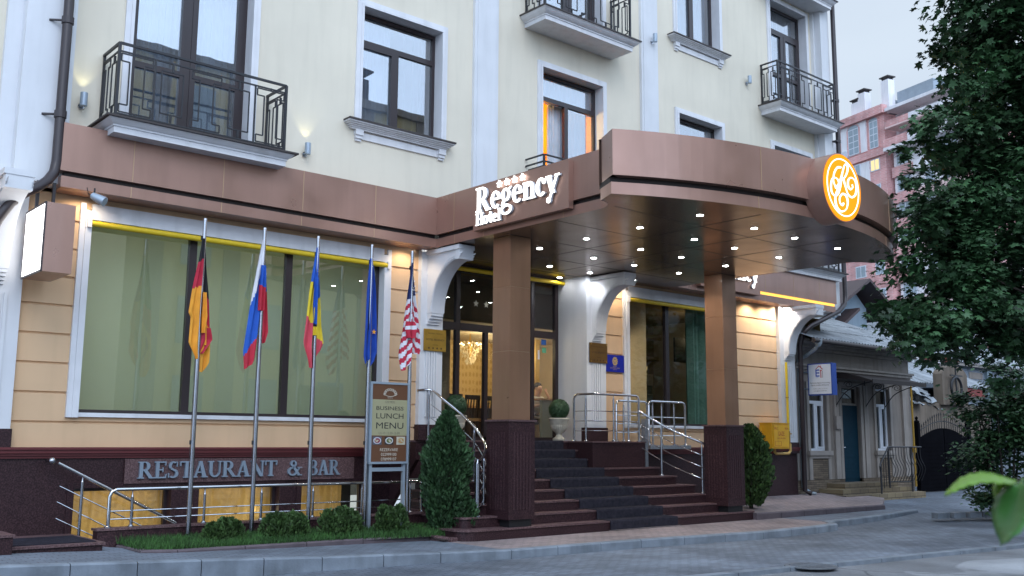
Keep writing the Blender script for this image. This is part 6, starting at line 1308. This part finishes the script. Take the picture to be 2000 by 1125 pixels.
def crown(mb,blobs,den,size,leaf,seed,shell=.30,droop=.3,nc=9,cr0=None):
    R=random.Random(seed)
    for bx,by,bz,br in blobs:
        cl=[]
        for k in range(max(3,int(nc*br*br+3))):
            d=Vector((R.gauss(0,1),R.gauss(0,1),R.gauss(0,1))).normalized(); cl.append((Vector((bx,by,bz))+d*br*(R.uniform(shell,.92)),d,(R.uniform(*cr0)*min(1,br/.5) if cr0 else br*R.uniform(.22,.40)+.08)))
        per=den*br*br/len(cl)
        for c,d,cr in cl:
            for k in range(int(per+R.random())):
                o=Vector((R.gauss(0,.55),R.gauss(0,.55),R.gauss(0,.36)))*cr; p=c+o
                nrm=Vector((R.gauss(0,.45),R.gauss(0,.45),1))+d*.5; tt=Vector((R.gauss(0,1),R.gauss(0,1),-droop))+d*.8
                leaf(mb,p,nrm,tt,size*R.uniform(.5,1.35))
BL=[(18.62,7.31,9.53,1.59),(17.5,7.39,9.52,.7),(19.02,7.65,8.5,1.3),(17.42,7.58,8.18,.5),(19.51,7.78,7.4,1.67),(17.82,7.91,7.38,.62),(16.87,8.07,7.31,.35),(18.36,7.92,6.5,1.11),(17.14,8.2,6.72,.42),(16.56,8.25,6.29,.25),(18.15,8.4,5.86,.9),(19.44,7.95,5.88,1.67),(17.04,8.41,5.5,.42),(18.32,8.01,4.85,1.32),(17.06,8.37,4.74,.52),(18.11,8.49,4.1,1.11),(16.85,8.78,4.02,.45),(16.36,8.85,3.87,.22),(17.42,8.76,3.73,.64),(19.41,8.01,4.18,1.56),(18.09,8.53,3.34,.58),(19.36,8.13,3.49,.95),(19.37,6.72,8.94,1.63),(19.84,6.88,6.76,1.89),(19.79,7.02,4.51,1.78),(16.4,8.35,6.7,.19),(18.94,6.42,10.95,1.7)]
t=thing('maple_tree','big dark green maple tree overhanging the driveway on the right','tree',(20.0,6.4,-.1)); mb=M(); crown(mb,BL,1750,.098,maple_leaf,21,nc=9,cr0=(.20,.50)); part(t,'crown',mb,K['maple'])
mb=M(); mb.tube([(20.0,6.4,-.15),(19.95,6.45,1.5),(19.8,6.6,3.5),(19.6,6.9,5.5),(19.3,7.1,8),(19.0,7.0,11)],[.30,.24,.21,.17,.12,.05],12)
for b in BL:
    if b[3]<.8 or b[0]<18.0: continue
    z0=max(2.6,b[2]-1.2*(1+random.Random(int(b[0]*100)).random())); u=min(1,max(0,(z0-1.5)/9)); s=Vector((19.9-.8*u,6.5+.55*u,z0)); e=Vector(b[:3]); mid=(s+e)/2+Vector((0,0,.15)); mb.tube(smooth_path([tuple(s),tuple(s.lerp(e,.35)+Vector((.1,-.15,.3))),tuple(s.lerp(e,.7)+Vector((-.08,.1,.22))),tuple(e)],4),[.05*(1-q/13.5) for q in range(13)],6)
part(t,'trunk',mb,K['bark'],smooth=True)
BU=[(22.95,9.92,2.0,.79),(23.12,9.52,2.46,.79),(22.37,9.99,2.33,.45),(23.15,9.43,1.44,.93),(22.91,10.02,1.2,.79),(22.37,10.0,.48,.42),(23.01,9.77,.53,.66),(23.78,9.2,2.12,1.22),(22.27,10.21,2.68,.29),(23.53,9.82,3.07,.54)]
t=thing('roadside_bush','dark leafy bush under the maple, in front of the black gate','bush',(23,9.8,0)); mb=M(); crown(mb,BU,2600,.115,oval_leaf,31); part(t,'foliage',mb,K['maple']); mb=M()
for i in range(7): a=i*.9; mb.tube([(23+.15*cos(a),9.75+.15*sin(a),-.1),(23+.4*cos(a),9.75+.3*sin(a),1.2),(23+.6*cos(a),9.75+.45*sin(a),2.5)],[.03,.022,.008],6)
part(t,'stem',mb,K['bark'],smooth=True)
mb=M(); 
for i in range(9): xx=21.6+.42*i; mb.obox((xx,10.55-.16*i+.02*sin(i*3),.02),(.19,-.04,0),(.05,.10,0),(0,0,.06))
solo('bed_edging',mb,K['kerb'],'row of worn edging stones at the foot of the roadside bush','edging',(23,10,0))
def conifer(mb,c,h,prof,n,size,seed):
    R=random.Random(seed); x,y,z=c
    for i in range(n):
        u=R.random()**.85; a=R.uniform(0,2*pi); lump=1+.30*(mnoise.noise(Vector((cos(a)*1.6+seed,sin(a)*1.6,u*h*1.9)))) +.16*mnoise.noise(Vector((cos(a)*4+seed,sin(a)*4,u*h*5))); r=prof(u)*lump; rr=r*(R.uniform(.62,1.04)); p=Vector((x+rr*cos(a),y+rr*sin(a),z+h*u))
        if mnoise.noise(Vector((cos(a)*3.1+seed*2,sin(a)*3.1,u*h*4.2)))<-.28 and rr>.75*r: continue
        out=Vector((cos(a),sin(a),0)); t=(out*.75+Vector((R.gauss(0,.35),R.gauss(0,.35),1.0))).normalized(); b=t.cross(Vector((R.gauss(0,1),R.gauss(0,1),R.gauss(0,.6)))).normalized(); s=size*R.uniform(.6,1.35)
        nn=b.cross(t)
        mb.add([p-t*s*.35,p+b*s*.20,p+b*s*.26+t*s*.45,p+t*s*.25,p+t*s*.8,p+t*s*.25-b*s*.0,p-b*s*.26+t*s*.45,p-b*s*.20],[[0,1,2,3],[0,3,4,3][:3],[0,3,6,7]] if False else [[0,1,2,4,6,7]])
def P1(u):
    T=((0,.5),(.2,.86),(.42,1.),(.66,.90),(.84,.62),(.94,.36),(1.,.10))
    for (a,p),(b,q) in zip(T,T[1:]):
        if u<=b: return .46*(p+(q-p)*(u-a)/(b-a))
    return .04
t=thing('cone_shrub','tall cone-shaped evergreen left of the stairs, in front of the curved handrail','shrub',(10.12,13.25,.03),'cone-shaped evergreens'); mb=M(); conifer(mb,(10.06,13.25,.04),2.0,lambda u:P1(u)*.84,15000,.065,4); conifer(mb,(10.25,12.98,.10),.55,lambda u:.20*sin(pi*min(1,u*.9+.1))**.7+.02,1800,.07,6); part(t,'foliage',mb,K['leafd'])
mb=M(); mb.tube([(10.12,13.25,0),(10.12,13.25,1.6)],[.05,.015],8); mb.tube([(10.12,13.25,.05),(10.33,12.98,.35)],.02,6); part(t,'trunk',mb,K['bark'])
t=thing('cone_shrub','cone-shaped evergreen mostly hidden behind the right column','shrub',(18.30,13.15,.03),'cone-shaped evergreens'); mb=M(); conifer(mb,(18.30,13.15,.22),1.72,lambda u:P1(u)*1.02,9000,.08,9); part(t,'foliage',mb,K['leafs'])
mb=M(); mb.tube([(18.30,13.15,0),(18.30,13.15,1.5)],[.05,.015],8); part(t,'trunk',mb,K['bark'])
for (cx_,w,h,lab,sd) in ((6.27,.33,.36,'leftmost low green shrub in the lawn, between the first two flagpoles',1),(7.20,.40,.42,'low green shrub between the second and third flagpoles from the left',2),(8.15,.42,.44,'low green shrub with brownish patches between the third and fourth flagpoles',3),(9.03,.37,.45,'low green shrub at the foot of the menu board legs',4)):
    mb=M(); R=random.Random(sd)
    for k in range(9):
        a=R.uniform(0,2*pi); q=R.uniform(0,.62)*w; conifer(mb,(cx_+q*cos(a)*1.1,13.42+q*sin(a)*.6,.12),h*R.uniform(.72,1.0),lambda u:w*.42*(1-u**2.2)**.6*(.6+.4*min(1,u*4)),520,.055,sd*20+k)
    t=thing('low_shrub',lab,'shrub',(cx_,13.42,.1),'low shrubs in the lawn'); part(t,'foliage',mb,K['leafs']); mb=M(); mb.tube([(cx_,13.42,.05),(cx_,13.42,.3)],.02,6); part(t,'stem',mb,K['bark'])
for i,(x,y,h,lab) in enumerate(((38,-9,11,'tree across the street right of the yellow house, nearest of three'),(47,-10,13,'tree across the street, middle of three'),(57,-9.5,12,'tree across the street, farthest of three'))):
    t=thing('street_tree',lab,'tree',(x,y,-.3),'trees across the street'); R=random.Random(i+50); mb=M(); crown(mb,[(x+R.uniform(-2.6,2.6),y+R.uniform(-1.8,1.8),h*R.uniform(.22,.95),R.uniform(1.3,2.3)) for k in range(16)],90,.42,oval_leaf,i+60); part(t,'crown',mb,K['maple']); mb=M(); mb.tube([(x,y,-.3),(x,y,h*.7)],[.3,.1],8); part(t,'trunk',mb,K['bark'])
# small weeds/tree behind the corrugated roof
mb=M(); crown(mb,[(58.2,30,7.3,.8),(58.9,30.3,6.6,.7)],260,.2,oval_leaf,77); t=thing('young_tree','small fresh green tree top behind the corrugated roof','tree',(58.5,30,0)); part(t,'crown',mb,pm('fresh_green',(.10,.22,.05),.7,var=.3,rand=.3)); mb=M(); mb.tube([(58.5,30,0),(58.5,30,6)],[.1,.03],8); part(t,'trunk',mb,K['bark'])
# foreground twig with big leaves close to the camera
FL=[[((1.3172,.5425,1.5522),(1.3696,.5639,1.5529),(1.2648,.5211,1.5516)),((1.2894,.5493,1.5582),(1.341,.571,1.5611),(1.2378,.5276,1.5556)),((1.2596,.5581,1.5629),(1.3115,.5795,1.5659),(1.209,.5361,1.5571)),((1.2312,.5678,1.5568),(1.2826,.5889,1.5635),(1.1811,.545,1.5532)),((1.2091,.5725,1.5485),(1.2596,.5946,1.5541),(1.1592,.5491,1.5471)),((1.1902,.5748,1.5392),(1.2402,.5989,1.5366),(1.1402,.5506,1.5418))],
[((1.2915,.5237,1.5565),(1.3194,.5401,1.5547),(1.2303,.4961,1.5581)),((1.2784,.5241,1.5444),(1.2917,.5498,1.5461),(1.225,.4895,1.5472)),((1.2661,.5251,1.5263),(1.2723,.5549,1.5245),(1.2171,.4865,1.5301)),((1.2533,.5264,1.5086),(1.2628,.5507,1.5066),(1.2054,.4863,1.5151)),((1.2397,.5277,1.4942),(1.2553,.5441,1.4921),(1.1875,.4912,1.5008)),((1.2269,.5279,1.4818),(1.2479,.5369,1.4798),(1.164,.5009,1.4879))],
[((1.3382,.551,1.5527),(1.3583,.5597,1.5559),(1.3284,.5466,1.5505)),((1.3283,.5598,1.5513),(1.347,.5692,1.5571),(1.32,.5549,1.5452)),((1.3204,.5678,1.546),(1.3383,.5776,1.5531),(1.3143,.5612,1.5387)),((1.3173,.5721,1.5381),(1.3363,.5812,1.5438),(1.3102,.5654,1.5354)),((1.3188,.5718,1.5329),(1.3396,.5808,1.5319),(1.3084,.5673,1.5335))]]
t=thing('foreground_twig','bright green leaves on a twig close to the camera at the lower right','twig',(1.31,.54,1.55)); mb=M(); mb.tube([(3.5,.1,-.3),(3.45,.12,1.0),(3.4,.1,2.6)],[.05,.04,.02],10); mb.tube([(1.3171,.5424,1.5534),(1.3386,.5227,1.5588),(1.436,.5015,1.5776),(1.8,.40,1.62),(3.42,.11,1.45)],[.0012,.002,.003,.006,.012],8); part(t,'stem',mb,K['bark'],smooth=True)
K['fl1']=pm('lime_leaf',(.12,.25,.012),.45,var=.2,scale=60); K['fl2']=pm('green_leaf',(.05,.17,.035),.4,var=.15,scale=40)
for k,L_ in enumerate(FL):
    C3=[smooth_path([r[j] for r in L_],5) for j in range(3)]; mb=M(); nn=len(C3[0]); vs=[]; W=7
    for i in range(nn):
        m_,a,b=[Vector(C3[j][i]) for j in range(3)]; tt=i/(nn-1); sh=(min(1,tt*5+.15))*(1-max(0,(tt-.75)/.25)**2)
        for j in range(W):
            u=(j-(W-1)/2)/((W-1)/2); e=(a if u<0 else b)-m_; q=m_+e*abs(u)*sh; q.z+=-.004*abs(u)*abs(u)+.0012*sin(i*1.9)*abs(u); vs.append(q)
    mb.add(vs,[[i*W+j,i*W+j+1,(i+1)*W+j+1,(i+1)*W+j] for i in range(nn-1) for j in range(W-1)]); o=part(t,'leaf',mb,K['fl2'] if k==1 else K['fl1'],smooth=True)
    sol=o.modifiers.new('t','SOLIDIFY'); sol.thickness=.0008
    mb=M(); mb.tube([p for p in C3[0]],[.0011*(1-.7*i/nn) for i in range(nn)],6); part(o,'midrib',mb,K['fl1'],smooth=True)

# ------------------------------------------------------------------ light, sky, camera
def lamp(kind,name,loc,e,col,size=.1,rot=None,spot=None):
    l=bpy.data.lights.new(name,kind); l.energy=e; l.color=col
    if kind in('POINT','SPOT'): l.shadow_soft_size=size
    if kind=='AREA': l.size=size; 
    if spot: l.spot_size=spot; l.spot_blend=.6
    o=bpy.data.objects.new(name,l); COL.objects.link(o); o.location=loc
    if rot: o.rotation_euler=rot
    return o
lamp('SPOT','bracket_lamp',(10.70,14.30,5.02),60,(1,.95,.95),.05,(radians(35),0,0),radians(150))
lamp('SPOT','bracket_lamp',(14.62,14.40,5.02),20,(.88,.92,1),.05,(radians(25),0,0),radians(150))
lamp('SPOT','bracket_lamp',(21.9,14.45,5.02),60,(1,.93,.86),.05,(radians(20),0,0),radians(160))
lamp('SPOT','bracket_lamp',(3.05,14.2,5.0),30,(1,.93,.9),.05,(radians(20),0,0),radians(150))
for x in (4.4,10.1): lamp('SPOT','wall_washer',(x,14.45,5.03),14,(1,.80,.58),.05,(radians(14),0,0),radians(150))
for x in (15.7,20.6,21.3): lamp('SPOT','wall_washer',(x,14.45,5.03),26,(1,.82,.62),.05,(radians(14),0,0),radians(150))
for x,y,z in ((4.32,D,6.50),(8.02,D,6.50)): lamp('SPOT','wall_lamp_light',(x,y-.115,z+.11),3.0,(1,.95,.55),.03,(radians(172),0,0),radians(70))
lamp('POINT','lobby_light',(13.9,17.0,3.6),26,(1,.78,.45),.3); lamp('POINT','lobby_light',(15.0,17.6,3.6),22,(1,.80,.5),.3); lamp('POINT','lobby_light',(15.9,16.2,3.6),24,(1,.86,.66),.3)
for x,y in ((15.92,11.88),(15.92,13.08),(14.54,13.08),(13.39,14.32),(11.98,13.08),(14.54,11.88)): lamp('SPOT','downlight_beam',(x,y,ZS-.03),48,(1,.90,.78),.05,(0,0,0),radians(140))
a=lamp('AREA','restaurant_light',(7.1,16.7,3.3),105,(.98,.98,.88),.2,(radians(-90),0,0)); a.data.shape='RECTANGLE'; a.data.size=6.0; a.data.size_y=3.6
lamp('POINT','dining_light',(20.8,16.6,4.3),10,(1,.8,.5),.3)
for x,e in ((5.3,9),(7.1,8),(8.7,5)):
    a=lamp('AREA','basement_light',(x,D+.20,.80),e*.08,(1,.80,.48),.1,(radians(35),0,0)); a.data.shape='RECTANGLE'; a.data.size=1.2; a.data.size_y=.08; a=lamp('AREA','basement_light',(x,D+.70,.2),e*.75,(1,.85,.58),.1,(radians(-90),0,0)); a.data.shape='RECTANGLE'; a.data.size=1.3; a.data.size_y=1.2
lamp('POINT','basement_light',(7.55,D+.27,.45),.8,(1,.9,.7),.05)
lamp('POINT','room_light',(14.0,D+.9,8.6),210,(1,.62,.2),.15)
w=bpy.data.worlds.new('World'); S.world=w; w.use_nodes=True; nt=w.node_tree; N=nt.nodes; L=nt.links; bg=N['Background']; out=N['World Output']
sky=N.new('ShaderNodeTexSky'); sky.sky_type='NISHITA'; sky.sun_disc=False; sky.sun_elevation=radians(6); sky.sun_rotation=radians(200); sky.air_density=1.5; sky.dust_density=2.5
L.new(sky.outputs[0],bg.inputs[0]); bg.inputs[1].default_value=.10
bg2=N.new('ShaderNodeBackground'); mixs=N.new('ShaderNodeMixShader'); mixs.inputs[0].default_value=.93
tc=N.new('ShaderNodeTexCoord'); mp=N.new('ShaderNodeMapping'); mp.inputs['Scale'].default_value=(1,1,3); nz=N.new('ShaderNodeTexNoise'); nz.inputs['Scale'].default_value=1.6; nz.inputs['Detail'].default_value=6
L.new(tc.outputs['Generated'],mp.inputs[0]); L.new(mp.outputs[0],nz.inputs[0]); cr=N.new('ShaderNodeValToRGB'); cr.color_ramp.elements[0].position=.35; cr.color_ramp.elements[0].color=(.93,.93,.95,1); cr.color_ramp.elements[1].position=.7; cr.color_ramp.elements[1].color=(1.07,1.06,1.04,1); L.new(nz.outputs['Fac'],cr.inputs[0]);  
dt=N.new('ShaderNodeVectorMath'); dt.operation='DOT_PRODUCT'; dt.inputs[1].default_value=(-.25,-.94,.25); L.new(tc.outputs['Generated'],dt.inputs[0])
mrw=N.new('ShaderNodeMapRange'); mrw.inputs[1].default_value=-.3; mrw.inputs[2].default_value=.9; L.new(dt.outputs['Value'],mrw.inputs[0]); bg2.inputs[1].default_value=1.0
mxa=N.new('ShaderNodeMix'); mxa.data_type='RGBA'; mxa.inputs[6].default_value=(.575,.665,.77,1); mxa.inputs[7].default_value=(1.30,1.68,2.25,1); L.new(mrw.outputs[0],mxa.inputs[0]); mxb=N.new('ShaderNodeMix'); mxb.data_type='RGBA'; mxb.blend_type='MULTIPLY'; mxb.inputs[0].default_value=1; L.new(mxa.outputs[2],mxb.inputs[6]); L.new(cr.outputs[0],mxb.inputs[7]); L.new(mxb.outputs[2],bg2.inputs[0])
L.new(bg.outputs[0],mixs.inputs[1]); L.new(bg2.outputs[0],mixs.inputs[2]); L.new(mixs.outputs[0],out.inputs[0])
sun=bpy.data.lights.new('sun','SUN'); sun.energy=.5; sun.angle=radians(25); sun.color=(1,.95,.92); so=bpy.data.objects.new('sun',sun); COL.objects.link(so)
sd=Vector((-.35,-.75,.75)).normalized(); so.rotation_euler=sd.to_track_quat('Z','Y').to_euler()
cam=bpy.data.cameras.new('camera'); co=bpy.data.objects.new('camera',cam); COL.objects.link(co); S.camera=co
Rv=Vector((.75559373,-.65500522,.00680254)); Uv=Vector((-.1046889,-.11050141,.98834694)); Dv=Vector((.64662072,.7475009,.15206595))
co.matrix_world=Matrix(((Rv.x,Uv.x,-Dv.x,0),(Rv.y,Uv.y,-Dv.y,0),(Rv.z,Uv.z,-Dv.z,1.60),(0,0,0,1)))
cam.sensor_width=36; cam.lens=36*1924.96/2000; cam.clip_start=.05; cam.clip_end=2000
cam.dof.use_dof=True; cam.dof.focus_distance=18; cam.dof.aperture_fstop=6.3
vs=S.view_settings; vs.view_transform='Standard'; vs.look='None'; vs.exposure=.38; vs.gamma=1
c=S.cycles; c.use_denoising=True; c.max_bounces=7; c.diffuse_bounces=3; c.glossy_bounces=4; c.transparent_max_bounces=14; c.transmission_bounces=4; c.sample_clamp_indirect=4; c.caustics_reflective=False; c.caustics_refractive=False
